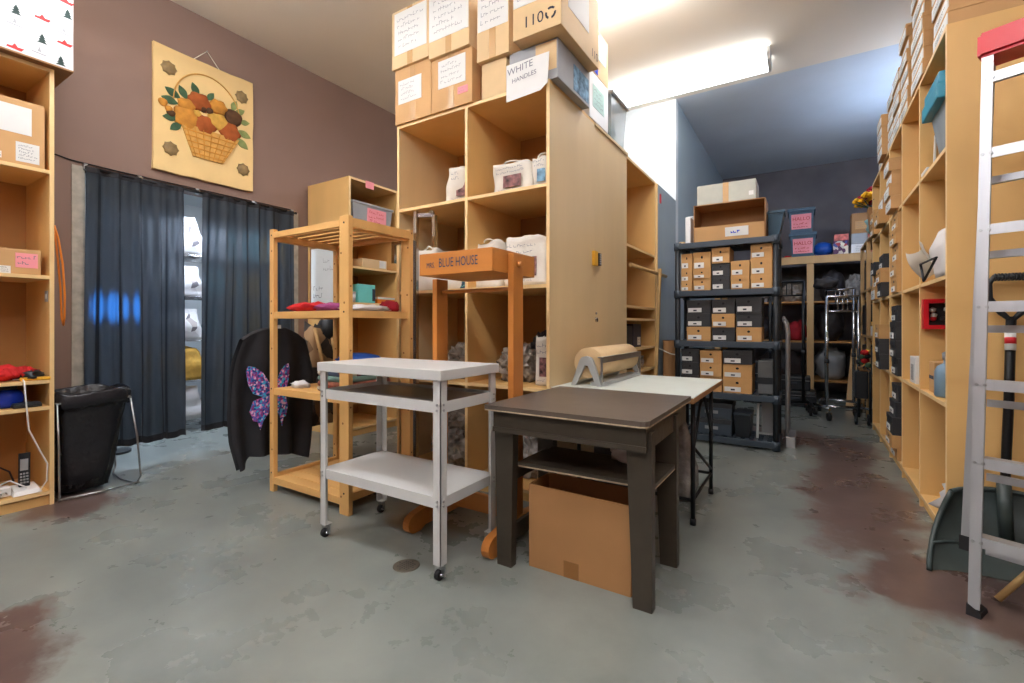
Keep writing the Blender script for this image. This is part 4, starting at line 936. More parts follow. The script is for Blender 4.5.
# ------------------------------------------------------------------ dark brown table
t = thing('brown_work_table', 'dark brown painted work table with chipped edges over a carton', 'table', (-.92, 2.2, 0))
tx0, tx1, ty0, ty1 = -1.30, -.525, 1.815, 2.615
m = MB(); poly = [(tx0, ty0), (tx1 - .03, ty0), (tx1 - .012, ty0 + .008), (tx1, ty0 + .03), (tx1, ty1), (tx0, ty1)]
m.prism(poly, lambda u, v, n: Vector((u, v, n)), .752, .772, brown_top); m.prism([(a * .9985 + (-.0014), b) if False else (a, b) for a, b in poly], lambda u, v, n: Vector((u, v, n)), .746, .752, chip); m.build('top', t)
m = MB(); m.box(tx0 + .03, tx1 - .015, ty0 + .03, ty0 + .055, .645, .746, brown, bev=.002); m.box(tx0 + .03, tx1 - .015, ty0 + .024, ty0 + .03, .645, .668, brown); m.build('apron', t)
m = MB(); m.box(tx0 + .03, tx1 - .03, ty1 - .055, ty1 - .03, .645, .746, brown); m.build('apron', t)
for xx in (tx0 + .03, tx1 - .055):
    m = MB(); m.box(xx, xx + .04, ty0 + .055, ty1 - .055, .645, .746, brown); m.build('apron', t)
for xx in (tx0 + .045, tx1 - .135):
    for yy in (ty0 + .058, 2.29):
        bx0, bx1, ux0, ux1 = (-1.266, -1.188, -1.282, -1.176) if xx < -1 else (-.602, -.524, -.632, -.526)
        a = [(bx0, yy, 0), (bx1, yy, 0), (bx1, yy + .045, 0), (bx0, yy + .045, 0)]
        b = [(ux0, yy, .72), (ux1, yy, .72), (ux1, yy + .052, .72), (ux0, yy + .052, .72)]
        m = MB(); m.hexa(a, b, brown); m.build('leg', t)
m = MB(); poly = [(-1.182, 1.93), (-.66, 1.945), (-.535, 1.955), (-.53, 2.28), (-1.172, 2.28)]
m.prism(poly, lambda u, v, n: Vector((u, v, n)), .475, .49, brown); m.prism(poly, lambda u, v, n: Vector((u, v, n)), .468, .475, chip); m.build('lower_shelf', t)
for xx in (tx0 + .07, tx1 - .095):
    m = MB(); m.box(xx, xx + .03, ty0 + .11, 2.288, .40, .466, brown); m.build('shelf_rail', t)
for xx in (tx0 + .06, ): m = MB(); m.box(xx, xx + .02, ty0 + .105, 2.29, .09, .17, brown); m.build('floor_rail', t)
# open carton under the table
t = thing('open_carton', 'open brown carton standing on the floor under the dark table', 'box', (-.88, 2.04, 0))
m = MB(); x0, x1, y0, y1, h = -1.128, -.632, 1.94, 2.14, .392; q = .005
m.hexa([(x0, y0, 0), (x1, y0, 0), (x1, y0 + q, 0), (x0, y0 + q, 0)], [(x0, y0, h), (x1, y0, h - .008), (x1, y0 + q, h - .008), (x0, y0 + q, h)], kraft_b)
m.box(x0, x1, y1 - q, y1, 0, h, kraft_b); m.box(x0, x0 + q, y0 + q, y1 - q, 0, h, kraft_b); m.box(x1 - q, x1, y0 + q, y1 - q, 0, h, kraft_b); m.box(x0 + q, x1 - q, y0 + q, y1 - q, .001, .008, kraft_b); m.build('body', t)
m = MB(); m.box(-.945, -.87, y0 - .0015, y0, .0, .075, tape_b); m.build('tape', t, label='dark tape strip')
# things behind the carton
heap('clear plastic bag of white scraps on the lower table shelf', 'plastic_bag', 'bag', (-.72, 2.22, .492), (.10, .06, .06), whitec, 51, amp=.35)
m = MB(); m.box(-1.12, -.86, 2.72, 3.1, .0, .46, shoeb, bev=.006); m.box(-1.13, -.85, 2.71, 3.11, .46, .50, black, bev=.004); solo(m, 'black_crate', 'lidded black crate on the floor beneath the folding table', 'crate')
m = MB(); m.pillow(.32, .30, .5, greybag, c=(-.78, 3.3, 0), bulge=.25, amp=.12, seed=52, top=.6); solo(m, 'grey_sack', 'grey plastic sack on the floor beneath the folding table', 'bag')

# ------------------------------------------------------------------ folding table
t = thing('folding_table', 'white-topped folding table with black steel legs holding the paper roll', 'table', (-.94, 3.1, 0))
fx0, fx1, fy0, fy1 = -1.372, -.515, 2.625, 3.66
m = MB(); m.box(fx0, fx1, fy0, fy1, .728, .756, kraft_b, bev=.002); m.box(fx0 + .003, fx1 - .003, fy0 + .003, fy1 - .003, .756, .760, white_lam); m.build('top', t)
for yy, s in ((2.84, 1), (3.43, -1)):
    m = MB()
    for xx in (fx0 + .10, fx1 - .045):
        m.tube([(xx, yy, .728), (xx, yy, .03)], .013, blackm, 10); m.tube([(xx, yy, .42), (xx, yy + s * .25, .70)], .009, blackm, 8)
        m.cyl((xx, yy, 0), (xx, yy, .035), .017, rubber, seg=10)
    m.tube([(fx0 + .10, yy, .14), (fx1 - .045, yy, .14)], .010, blackm, 8); m.build('leg_frame', t)
m = MB(); m.tube([(fx1 - .045, 2.84, .14), (fx1 - .045, 3.43, .14)], .009, blackm, 8); m.tube([(fx1 - .045, 2.84, .45), (fx1 - .045, 3.43, .17)], .009, blackm, 8); m.build('brace', t)
# paper roll dispenser
t = thing('paper_roll_dispenser', 'grey steel dispenser with a roll of brown wrapping paper', 'paper dispenser', (-1.24, 3.12, .76))
ya, yb, xc, zc = 2.80, 3.60, -1.205, .905
for yy in (ya, yb):
    m = MB(); fz = lambda u, v, n: Vector((xc + u, yy + n, .76 + v))
    m.prism([(-.105, 0), (-.072, 0), (-.01, .128), (.01, .128), (.072, 0), (.105, 0), (.045, .165), (.03, .182), (.0, .19), (-.03, .182), (-.045, .165)], fz, 0, .022, greymetal); m.build('end_bracket', t)
m = MB(); m.box(xc + .02, xc + .11, ya + .02, yb - .0, .761, .785, greymetal, bev=.003); m.box(xc - .11, xc - .08, ya + .02, yb, .761, .775, greymetal); m.build('base_rail', t)
m = MB(); m.cyl((xc, ya + .035, zc), (xc, yb - .012, zc), .098, kraft_l, seg=40); m.cyl((xc, ya + .028, zc), (xc, ya + .035, zc), .03, kraft_d, seg=16); m.build('paper_roll', t)
m = MB(); m.box(xc + .075, xc + .108, ya + .01, yb + .01, zc + .035, zc + .042, steel); m.box(xc + .105, xc + .110, ya + .01, yb + .01, zc + .005, zc + .042, steel); m.build('cutter_bar', t)
for yy in (ya + .015, yb + .012):
    m = MB(); m.bar((xc + .10, yy, .785), (xc + .10, yy, zc + .04), .012, .012, steel); m.build('cutter_post', t)

# ------------------------------------------------------------------ black plastic rack
BX0, BX1, BY0, BY1 = -1.14, -.215, 4.86, 5.32
t = thing('plastic_rack', 'charcoal plastic five-tier rack stacked with shoeboxes', 'rack', (-.68, 5.1, 0))
ZS = [.08, .50, .992, 1.488, 1.963]
for i, z in enumerate(ZS):
    m = MB()
    m.box(BX0, BX1, BY0, BY0 + .03, z - .055, z, rackgrey, bev=.004); m.box(BX0, BX1, BY1 - .03, BY1, z - .055, z, rackgrey, bev=.004)
    m.box(BX0, BX0 + .03, BY0, BY1, z - .055, z, rackgrey); m.box(BX1 - .03, BX1, BY0, BY1, z - .055, z, rackgrey)
    for k in range(12): x = BX0 + .05 + k * (BX1 - BX0 - .1) / 11; m.box(x - .016, x + .016, BY0 + .03, BY1 - .03, z - .016, z - .002, rackgrey)
    for k in range(5): y = BY0 + .06 + k * .085; m.box(BX0 + .03, BX1 - .03, y - .006, y + .006, z - .024, z - .008, rackgrey)
    m.build('shelf', t)
for xx in (BX0 + .03, BX1 - .03):
    for yy in (BY0 + .03, BY1 - .03):
        m = MB(); m.cyl((xx, yy, .0), (xx, yy, 1.958), .026, black, seg=14)
        for z in ZS: m.cyl((xx, yy, z - .07), (xx, yy, z + .008), .036, rackgrey, seg=14)
        m.build('post', t)
# shoebox prototypes: 1 x 1 x 1 units in width and height are set by scale
def shoebox_proto(mt_, label, big=False):
    t = thing('shoebox', label, 'shoebox', (0, 0, 0)); w, d, h = .18, .30, .12
    m = MB(); m.box(-w / 2 + .002, w / 2 - .002, -d / 2 + .002, d / 2 - .002, 0, h - .006, mt_); m.build('body', t, local=True)
    lidh = .035 if not big else .03
    m = MB(); m.box(-w / 2, w / 2, -d / 2, d / 2, h - lidh, h, mt_, bev=.0015); m.cyl((0, -d / 2 + .003, h - lidh + .0), (0, -d / 2 - .0006, h - lidh + .0), .010, blackm, seg=10); m.build('lid', t, local=True)
    f = facefn('-y', w, d, h); m = MB()
    if big: q = [(-w * .46, .005), (w * .46, .005), (w * .46, h - lidh - .002), (-w * .46, h - lidh - .002)]; pm = shoew
    else: q = [(-w * .44, .012), (w * .12, .012), (w * .12, .05), (-w * .44, .05)]; pm = paper
    m.prism(q, f, -.0015, .0022, pm)
    if big: m.scribble(f, -w * .3, w * .3, .02, .06, 2, ink, seed=4, n=.003, th=.004)
    else: m.box(-w * .22, -w * .08, -d / 2 - .003, -d / 2 - .002, .022, .034, ink)
    m.build('end_label', t, local=True)
    return t
protos = {}; used = set()
def shoebox(kind, x, y, z, w, d, h, rz, label, group):
    sc = (w / .18, d / .30, h / .12)
    if kind not in protos:
        protos[kind] = shoebox_proto(dict(k=shoek, b=shoeb, w=kraft)[kind], label, kind == 'w')
    p = protos[kind]
    if kind not in used:
        used.add(kind); p.location = (x, y, z); p.rotation_euler = (0, 0, rz); p.scale = sc; p['label'] = label; p['group'] = group; return p
    return dup(p, (x, y, z), rz, label, group, sc)
CN = {'k': 'kraft', 'b': 'black', 'w': 'white-ended'}
def rackcols(tier, z0, cols, tiername, fy):
    for ci, (x0, x1, kinds, zs) in enumerate(cols):
        zz = z0 + .001
        for i, (k, h) in enumerate(zip(kinds, zs)):
            pos = ORD[i] if len(kinds) > 1 else 'only one'
            shoebox(k, (x0 + x1) / 2, fy + .16 + .004 * ((ci * 3 + i * 5) % 4), zz, x1 - x0 - .004, .31, h - .001, 0, '%s shoebox, %s in column %s of the %s rack tier' % (CN[k], pos, ['one', 'two', 'three', 'four', 'five', 'six'][ci], tiername), 'shoeboxes on the ' + tiername + ' rack tier'); zz += h
rackcols(3, 1.488, [(-1.085, -.972, 'kkk', (.095, .12, .16)), (-.968, -.802, 'kkk', (.12, .085, .175)), (-.798, -.632, 'bbk', (.135, .125, .15)), (-.628, -.462, 'kk', (.125, .145)), (-.458, -.275, 'kkk', (.125, .155, .135))], 'upper', 4.90)
rackcols(2, .992, [(-1.03, -.802, 'kbb', (.14, .13, .135)), (-.796, -.588, 'bkb', (.135, .13, .14)), (-.582, -.361, 'kbb', (.135, .135, .15))], 'middle', 4.90)
rackcols(1, .50, [(-1.085, -.91, 'bbb', (.15, .13, .13)), (-.906, -.702, 'kkk', (.145, .125, .13)), (-.698, -.44, 'kkb', (.14, .135, .135))], 'lower', 4.90)
# other goods on the black rack
m = MB(); m.box(-.40, -.27, 4.96, 5.26, .502, .82, mat('grey_felt', (104, 106, 106), .9), bev=.012); m.box(-.40, -.27, 4.955, 4.96, .60, .66, black); solo(m, 'grey_felt_bin', 'tall grey felt bin at the aisle end of the lower rack tier', 'bin')
for k in range(2):
    m = MB(); z = .082 + k * .155; m.box(-.98, -.62, 4.93, 5.2, z, z + .15, [rackgrey, shoeb][0], bev=.004); m.box(-.985, -.615, 4.925, 5.205, z + .105, z + .152, shoeb, bev=.003); m.box(-.86, -.74, 4.922, 4.926, z + .05, z + .08, greyp)
    solo(m, 'storage_box', ['dark grey lidded box at the base of the charcoal rack', 'dark grey lidded box stacked on its twin at the rack base'][k], 'box', 'dark boxes on the rack base')
m = MB(); m.hexa([(-.585, 4.95, .082), (-.47, 4.95, .082), (-.47, 5.22, .082), (-.585, 5.22, .082)], [(-.60, 4.93, .30), (-.455, 4.93, .30), (-.455, 5.24, .30), (-.60, 5.24, .30)], black); m.box(-.605, -.45, 4.925, 5.245, .29, .31, rackgrey, bev=.003); solo(m, 'black_basket', 'small black basket beside dark boxes on the rack base', 'basket')
m = MB(); m.bar((-.405, 5.0, .082), (-.40, 5.02, .40), .022, .022, greymetal); m.bar((-.40, 5.0, .13), (-.25, 5.0, .13), .02, .02, greymetal); solo(m, 'steel_upright', 'grey steel bracket standing on the rack base', 'bracket')
m = MB(); m.box(-.385, -.25, 5.2, 5.22, .082, .41, greyp); solo(m, 'grey_sheet', 'flat grey sheet standing at the back of the rack base', 'sheet')
# tray carton on top, facing out
t = thing('open_carton', 'open brown carton lying on its side on top of charcoal rack', 'box', (-.66, 5.08, 1.964))
x0, x1, y0, y1, z0, z1 = -.96, -.33, 4.90, 5.24, 1.965, 2.33; q = .008
m = MB(); m.box(x0, x1, y1 - q, y1, z0, z1, kraft_b); m.box(x0, x0 + q, y0, y1 - q, z0, z1, kraft_b); m.box(x1 - q, x1, y0, y1 - q, z0, z1, kraft_b); m.box(x0 + q, x1 - q, y0, y1 - q, z0, z0 + q, kraft_b); m.box(x0 + q, x1 - q, y0, y1 - q, z1 - q, z1, kraft_b); m.build('body', t)
m = MB(); m.hexa([(x0 + .01, y0 - .012, z0), (x1 - .01, y0 - .012, z0), (x1 - .01, y0 - .004, z0), (x0 + .01, y0 - .004, z0)], [(x0 + .01, y0 - .03, z0 + .14), (x1 - .01, y0 - .03, z0 + .14), (x1 - .01, y0 - .022, z0 + .14), (x0 + .01, y0 - .022, z0 + .14)], kraft); m.build('front_flap', t)
m = MB(); fl = lambda u, v, n: Vector((-.57 + u, y0 - .012 - n - v * .12, z0 + v)); m.prism([(-.10, .03), (.10, .03), (.10, .115), (-.10, .115)], fl, .002, .004, paper); m.scribble(fl, -.06, .06, .04, .10, 1, bluep, seed=2, n=.006, th=.008); m.build('paper_label', t)
carton('long pale grey carton resting on the sideways brown carton', -.67, 5.06, 2.331, .52, .30, .19, mt=mat('pale_grey_card', (176, 176, 164), .7), tapes=('-y',), notes=[('-y', .2, .24, .04, .08, paper, 0)])
t = thing('dark_tote_bin', 'dark empty tub at the aisle end of the rack top', 'bin', (-.27, 5.14, 1.965))
m = MB(); m.hexa([(-.315, 5.06, 1.965), (-.235, 5.06, 1.965), (-.235, 5.26, 1.965), (-.315, 5.26, 1.965)], [(-.32, 5.04, 2.20), (-.19, 5.04, 2.20), (-.19, 5.29, 2.20), (-.32, 5.29, 2.20)], darkteal); m.build('tub', t)
m = MB(); m.box(-.325, -.18, 5.03, 5.30, 2.20, 2.225, darkteal, bev=.005); m.build('rim', t)
m = MB(); m.box(-1.06, -1.01, 5.0, 5.25, 1.965, 2.25, foam, bev=.004); solo(m, 'white_foam_board', 'narrow white foam board standing beside the sideways brown carton', 'board')
m = MB(); m.box(-1.115, -1.065, 4.98, 5.16, 1.965, 2.0, kraft_l, bev=.003); solo(m, 'small_tan_box', 'small tan box at the cabinet end of the rack top', 'box')
t = thing('wall_bracket', 'white wall bracket with upright strip on the blue wall above rack', 'bracket', (-1.385, 6.7, 2.3))
m = MB(); m.box(-1.385, -1.26, 6.66, 6.72, 2.53, 2.62, foam, bev=.004); m.build('arm', t)
m = MB(); m.box(-1.385, -1.36, 6.78, 6.84, 2.05, 2.53, boardcream); m.build('strip', t)

# hand truck
t = thing('trolley_frame', 'aluminium tube trolley frame standing upright beside the charcoal rack', 'trolley', (-.14, 5.3, 0))
m = MB()
for yy in (5.12, 5.46): m.tube([(-.165, yy, .10), (-.165, yy, 1.08), (-.175, yy, 1.16), (-.19, yy, 1.19)], .016, alu, 8)
m.build('side_rail', t)
m = MB()
for z in (.25, .55, .85): m.tube([(-.165, 5.12, z), (-.165, 5.46, z)], .012, alu, 8)
m.tube([(-.19, 5.12, 1.19), (-.20, 5.29, 1.22), (-.19, 5.46, 1.19)], .016, alu, 8); m.build('cross_bar', t)
m = MB(); m.box(-.175, -.10, 5.10, 5.48, .0, .10, alu, bev=.004); m.build('toe_plate', t)

# ------------------------------------------------------------------ back shelving
t = thing('stud_shelving', 'rough timber shelving along the charcoal back wall', 'shelf', (-.2, 8.9, 0))
for xx in (-1.30, .03, .86):
    for yy in (8.60, 9.4): m = MB(); m.box(xx - .045, xx + .045, yy - .02, yy + .02, 0, 2.19, stud); m.build('post', t)
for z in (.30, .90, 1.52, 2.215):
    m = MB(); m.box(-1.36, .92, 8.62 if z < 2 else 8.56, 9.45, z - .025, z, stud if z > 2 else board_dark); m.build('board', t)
m = MB(); m.box(-1.36, .92, 8.565, 8.58, 2.10, 2.19, stud); m.build('front_rail', t)
m = MB(); m.box(-1.36, .92, 9.42, 9.45, 1.55, 2.15, mat('dark_wrap', (78, 72, 70), .5, var=.4)); m.build('back_board', t)
def bigtub(label, x, y, z, rz=0.0):
    t = thing('storage_tub', label, 'tub', (x, y, z), rz, 'pink labelled tubs'); w, d, h = .345, .42, .35
    m = MB(); m.hexa([(-w / 2 + .03, -d / 2 + .03, 0), (w / 2 - .03, -d / 2 + .03, 0), (w / 2 - .03, d / 2 - .03, 0), (-w / 2 + .03, d / 2 - .03, 0)], [(-w / 2, -d / 2, h), (w / 2, -d / 2, h), (w / 2, d / 2, h), (-w / 2, d / 2, h)], darkteal); m.build('body', t, local=True)
    m = MB(); m.box(-w / 2 - .015, w / 2 + .015, -d / 2 - .015, d / 2 + .015, h - .02, h + .035, darkteal, bev=.008); m.box(-.09, .09, -d / 2 - .03, -d / 2 - .015, h - .02, h + .02, darkteal, bev=.004); m.build('lid', t, local=True)
    f = lambda u, v, n: Vector((u, -d / 2 - .004 + .03 * (1 - v / h) - n, v)); m = MB(); m.prism([(-.13, .06), (.13, .06), (.135, .29), (-.135, .29)], f, 0, .004, pinkp); m.text('HALLO', .075, lambda u, v, n: f(u, v + .215, n), redink, n=.006); m.scribble(f, -.11, .11, .07, .16, 2, redink, seed=11, n=.006, th=.006); m.build('label', t, local=True, label='pink handwritten label')
    return t
bigtub('dark teal tub with pink label standing on the back timber shelving', -.07, 8.86, 2.216)
bigtub('dark teal tub with pink label stacked on top of its twin', -.09, 8.86, 2.216 + .386)
g8 = 'goods on top of the back shelving'
m = MB(); m.blob((.20, 8.82, 2.216 + .115), (.14, .14, .115), ballb, amp=.12, seed=3); solo(m, 'blue_bundle', 'round blue bundle beside the pink-labelled tubs', 'bundle', g8)
carton('small box with colourful print beside the blue bundle', .42, 8.80, 2.216, .19, .22, .22, mt=mixm, tapes=(), flap=False, group=g8)
carton('small red and white box on top of the colourful one', .43, 8.80, 2.437, .18, .2, .10, mt=mat('red_print', (206, 110, 100), .6, var=.5, scale=20), tapes=(), flap=False, group=g8)
carton('white box with dark writing at the front of the back shelf top', .70, 8.82, 2.216, .30, .30, .15, mt=foam, tapes=(), flap=False, group=g8, notes=[('-y', -.12, .12, .02, .13, paper, 2)])
carton('grey box between white box and brown carton on the back shelf', .68, 8.82, 2.367, .26, .26, .16, mt=greyp, tapes=(), flap=False, group=g8)
carton('brown carton at the top of the back shelf stack', .68, 8.84, 2.528, .25, .25, .30, mt=kraft_b, tapes=(), group=g8, notes=[('-y', -.08, .08, .06, .18, kraft, 2)])
carton('small red box behind the turquoise tied bag', .82, 8.68, 2.216, .14, .14, .32, mt=mat('red_box', (176, 92, 76), .6, var=.3), tapes=(), flap=False, group=g8)
m = MB(); m.blob((-.28, 8.80, 2.24), (.06, .06, .03), redp, amp=.3, seed=8, sub=2); solo(m, 'red_cloth_scrap', 'little red scrap at the end of the back shelf top', 'cloth', g8)
g9 = 'dim goods inside the back shelving'
for i, (lab, c, r, mt_, sd) in enumerate([('clear wrapped bundle on the upper back shelf board', (-.22, 8.9, 1.52), (.19, .16, .16), clearbag, 1), ('second clear wrapped bundle near the back corner', (-.75, 8.9, 1.52), (.22, .18, .2), greybag, 2),
        ('dark spiky bundle on the upper back shelf board', (.32, 8.9, 1.52), (.16, .15, .27), darkc, 3), ('pale wrapped bundle by the end post of the back shelf', (.62, 8.9, 1.52), (.14, .14, .22), greybag, 4),
        ('red cloth heap on the middle back shelf board', (-.15, 8.9, .90), (.14, .14, .17), crimson, 5), ('dark sack on the middle back shelf board', (.30, 8.95, .90), (.17, .15, .28), darkc, 6), ('dark sack at the wall end of the middle board', (-.8, 8.95, .90), (.25, .18, .24), darkc, 7),
        ('pale rolled cloth on the lowest back board', (.30, 8.9, .30), (.20, .2, .27), greyp, 8), ('dark heap on the lowest back board', (-.35, 8.9, .30), (.3, .2, .24), darkc, 9), ('black sack by the end post on the lowest board', (.66, 8.9, .30), (.15, .2, .25), darkc, 10)]):
    m = MB(); m.blob((c[0], c[1], c[2] + r[2] * .85), r, mt_, amp=.35, freq=3.2, seed=sd, flat=.85); solo(m, 'bundle', lab, 'bundle', g9)
# dark goods on the floor before the back shelving
g10 = 'dark goods on the back floor'
for i, (lab, x, y, w, d, h) in enumerate([('low black case on the floor at the back by the trolley frame', -.15, 7.9, .5, .35, .22), ('black case stacked on the low one at the back', -.18, 7.92, .42, .32, .0), ('tall black suitcase leaning by the back shelving', -.62, 7.9, .4, .3, .62)]):
    if h == 0: z, h = .221, .20
    else: z = 0
    m = MB(); m.box(x - w / 2, x + w / 2, y - d / 2, y + d / 2, z, z + h, black, bev=.02); m.box(x - .05, x + .05, y - d / 2 - .012, y - d / 2, z + h * .5, z + h * .5 + .02, rackgrey); m.box(x - w / 2 + .01, x + w / 2 - .01, y - d / 2 - .002, y + d / 2 + .002, z + h * .7, z + h * .7 + .008, steel)
    solo(m, 'black_case', lab, 'case', g10)
# chrome rolling rails
def rolling_rail(label, x, y, w, h, rz, group, chrome=chrome):
    t = thing('rolling_garment_rail', label, 'garment rail', (x, y, 0), rz, group); r_ = .017
    m = MB()
    for sx in (-1, 1):
        m.tube([(sx * w / 2, -.22, .14), (sx * w / 2, .22, .14)], r_, chrome, 8)
    m.tube([(-w / 2, 0, .14), (w / 2, 0, .14)], r_, chrome, 8); m.build('base', t, local=True)
    for sx in (-1, 1):
        m = MB(); m.tube([(sx * w * .38, 0, .14), (sx * w * .38, 0, h)], r_ * 1.15, chrome, 10); m.cyl((sx * w * .38, 0, h * .45), (sx * w * .38, 0, h * .45 + .05), r_ * 1.6, black, seg=10); m.build('upright', t, local=True)
    m = MB(); m.tube([(-w * .38, 0, h), (w * .38, 0, h)], r_, chrome, 8); m.tube([(-w * .38, 0, h - .18), (w * .38, 0, h - .18)], r_ * .7, chrome, 8)
    for k in (-.12, .0, .12): m.tube([(k * w, 0, h - .18), (k * w, 0, h)], .008, chrome, 6)
    m.build('top_bar', t, local=True)
    for sx in (-1, 1):
        for sy in (-.2, .2):
            m = MB(); m.cyl((sx * w / 2, sy, .085), (sx * w / 2, sy, .14), .009, chrome, seg=8); m.bar((sx * w / 2 - .02, sy, .04), (sx * w / 2 - .018, sy, .10), .004, .03, chrome); m.bar((sx * w / 2 + .02, sy, .04), (sx * w / 2 + .018, sy, .10), .004, .03, chrome); cs = m.build('caster', t, local=True)
            m = MB(); m.cyl((sx * w / 2 - .014, sy, .048), (sx * w / 2 + .014, sy, .048), .048, rubber, seg=16); m.build('wheel', cs, local=True)
    return t
rolling_rail('chrome rolling garment rail parked in front of the back shelving', .36, 7.05, .46, 1.50, .35, 'chrome garment rails')
rolling_rail('taller chrome garment rail standing just behind the first one', .36, 7.64, .40, 1.62, -.15, 'chrome garment rails')
rolling_rail('black garment rail standing behind the trolley frame in the dim back aisle', -.24, 7.2, .50, 1.72, .1, 'chrome garment rails', blackm)['group'] = 'black garment rail'
heap('black cloth bundle hung over the top of the chrome rail', 'black_cloth', 'cloth', (.20, 7.62, 1.64), (.13, .09, .10), darkc, 21, amp=.4)
rf2 = random.Random(3)
t = thing('black_trolley', 'black folding trolley standing at the end of the timber bay', 'trolley', (.55, 6.62, 0))
m = MB(); m.tube([(.50, 6.75, .08), (.50, 6.75, .62), (.56, 6.75, .68), (.60, 6.70, .62), (.60, 6.70, .08)], .014, black, 8); m.box(.46, .585, 6.70, 6.86, .30, .62, black, bev=.02); m.build('frame', t)
for xx in (.47, .585): m = MB(); m.cyl((xx - .012, 6.70, .065), (xx + .012, 6.70, .065), .065, rubber, seg=18); m.cyl((xx - .014, 6.70, .065), (xx + .014, 6.70, .065), .025, chrome, seg=10); m.build('wheel', t)
m = MB(); m.box(.50, .53, 6.68, 6.88, .621, .66, kraft_d); m.box(.50, .60, 6.68, 6.88, .621, .63, kraft_d)
for k in range(14): m.blob((.54 + .05 * rf2.random(), 6.70 + .16 * rf2.random(), .66 + .20 * rf2.random()), (.032, .032, .03), [redc, goldf, leafm, redc, darkc][k % 5], sub=2, amp=.3, seed=k)
solo(m, 'red_flower_bundle', 'red and gold silk flowers resting on the black trolley', 'flowers')
m = MB(); m.bar((.52, 7.95, .012), (.62, 8.52, .80), .16, .018, stud); solo(m, 'pine_plank', 'pale pine plank leaning on the back shelving', 'plank')

# ------------------------------------------------------------------ timber bay beyond the shelving run (faces -x)
t = thing('timber_bay', 'open timber bay between the shoebox shelving and the back wall', 'shelf', (.62, 6.6, 0))
for xx in (.64, 1.2):
    for yy in (6.56, 7.35, 8.12): m = MB(); m.box(xx - .02, xx + .02, yy - .045, yy + .045, 0, 2.19, stud); m.build('post', t)
for z in (.55, 1.02, 1.60, 2.215):
    m = MB(); m.box(.62, 1.25, 6.52, 8.16, z - .025, z, stud); m.build('board', t)
g11 = 'goods in the timber bay'
t = thing('flower_arrangement', 'red and yellow silk flowers in a brown box on top of the timber bay', 'flowers', (.66, 6.62, 2.216))
m = MB(); m.hexa([(.59, 6.54, 2.216), (.73, 6.54, 2.216), (.73, 6.70, 2.216), (.59, 6.70, 2.216)], [(.57, 6.53, 2.46), (.75, 6.53, 2.46), (.75, 6.71, 2.46), (.57, 6.71, 2.46)], kraft_b); m.build('planter', t)
rf = random.Random(12)
for k in range(34):
    a = rf.uniform(0, 2 * PI); rr = rf.uniform(.02, .22); z = 2.50 + .26 * (1 - rr / .26) * rf.uniform(.5, 1)
    x, y = .665 + rr * math.cos(a), 6.62 + rr * math.sin(a); mt_ = flowr if z > 2.62 or k % 4 == 0 else (flowy if (x < .60) else [flowo, flowy, flowr][k % 3])
    m = MB(); c = Vector((x, y, z))
    for p in range(6):
        b = 2 * PI * p / 6; m.blob(c + Vector((.032 * math.cos(b), .032 * math.sin(b), .004 - .012 * (p % 2))), (.03, .03, .026), mt_, sub=1, amp=.1, seed=k)
    m.blob(c + Vector((0, 0, .014)), (.018, .018, .016), goldf if mt_ is not flowy else darkf, sub=1, seed=k); m.build('flower', t)
m = MB()
for k in range(12):
    a = 2 * PI * k / 12; m.tube([(.66, 6.62, 2.42), (.60 + .08 * math.cos(a), 6.62 + .08 * math.sin(a), 2.50), (.61 + .16 * math.cos(a), 6.62 + .16 * math.sin(a), 2.53)], .005, leafm, 5)
m.build('stems', t)
m = MB(); m.blob((.72, 6.98, 2.33), (.13, .15, .15), tealbag, amp=.3, seed=6, flat=.75); m.cyl((.68, 6.95, 2.44), (.66, 6.94, 2.53), .02, tealbag, r1=.045, seg=10); solo(m, 'tied_plastic_bag', 'pale turquoise tied plastic bag on the timber bay top', 'bag', g11)
for lab, c, s, mt_ in [('grey flat box on the upper board of the timber bay', (.80, 7.0, 1.602), (.30, .5, .22), greyp), ('dark box on the upper board of the timber bay', (.82, 7.75, 1.602), (.34, .45, .35), shoeb), ('white and yellow box on the middle board of the timber bay', (.78, 6.9, 1.022), (.28, .42, .12), foam),
                     ('dark crate on the middle board of the timber bay', (.80, 7.75, 1.022), (.34, .5, .4), shoeb), ('navy box on the lower board of the timber bay', (.80, 6.9, .552), (.30, .44, .34), darkteal), ('dark box on the lower board of the timber bay', (.8, 7.75, .552), (.34, .5, .34), shoeb)]:
    carton(lab, c[0], c[1], c[2], s[0], s[1], s[2], mt=mt_, tapes=(), flap=False, group=g11)
m = MB(); m.box(.64, .90, 6.72, 7.08, 1.143, 1.19, yellowp, bev=.01); solo(m, 'yellow_tray', 'yellow tray on the white box in the timber bay', 'tray', g11)

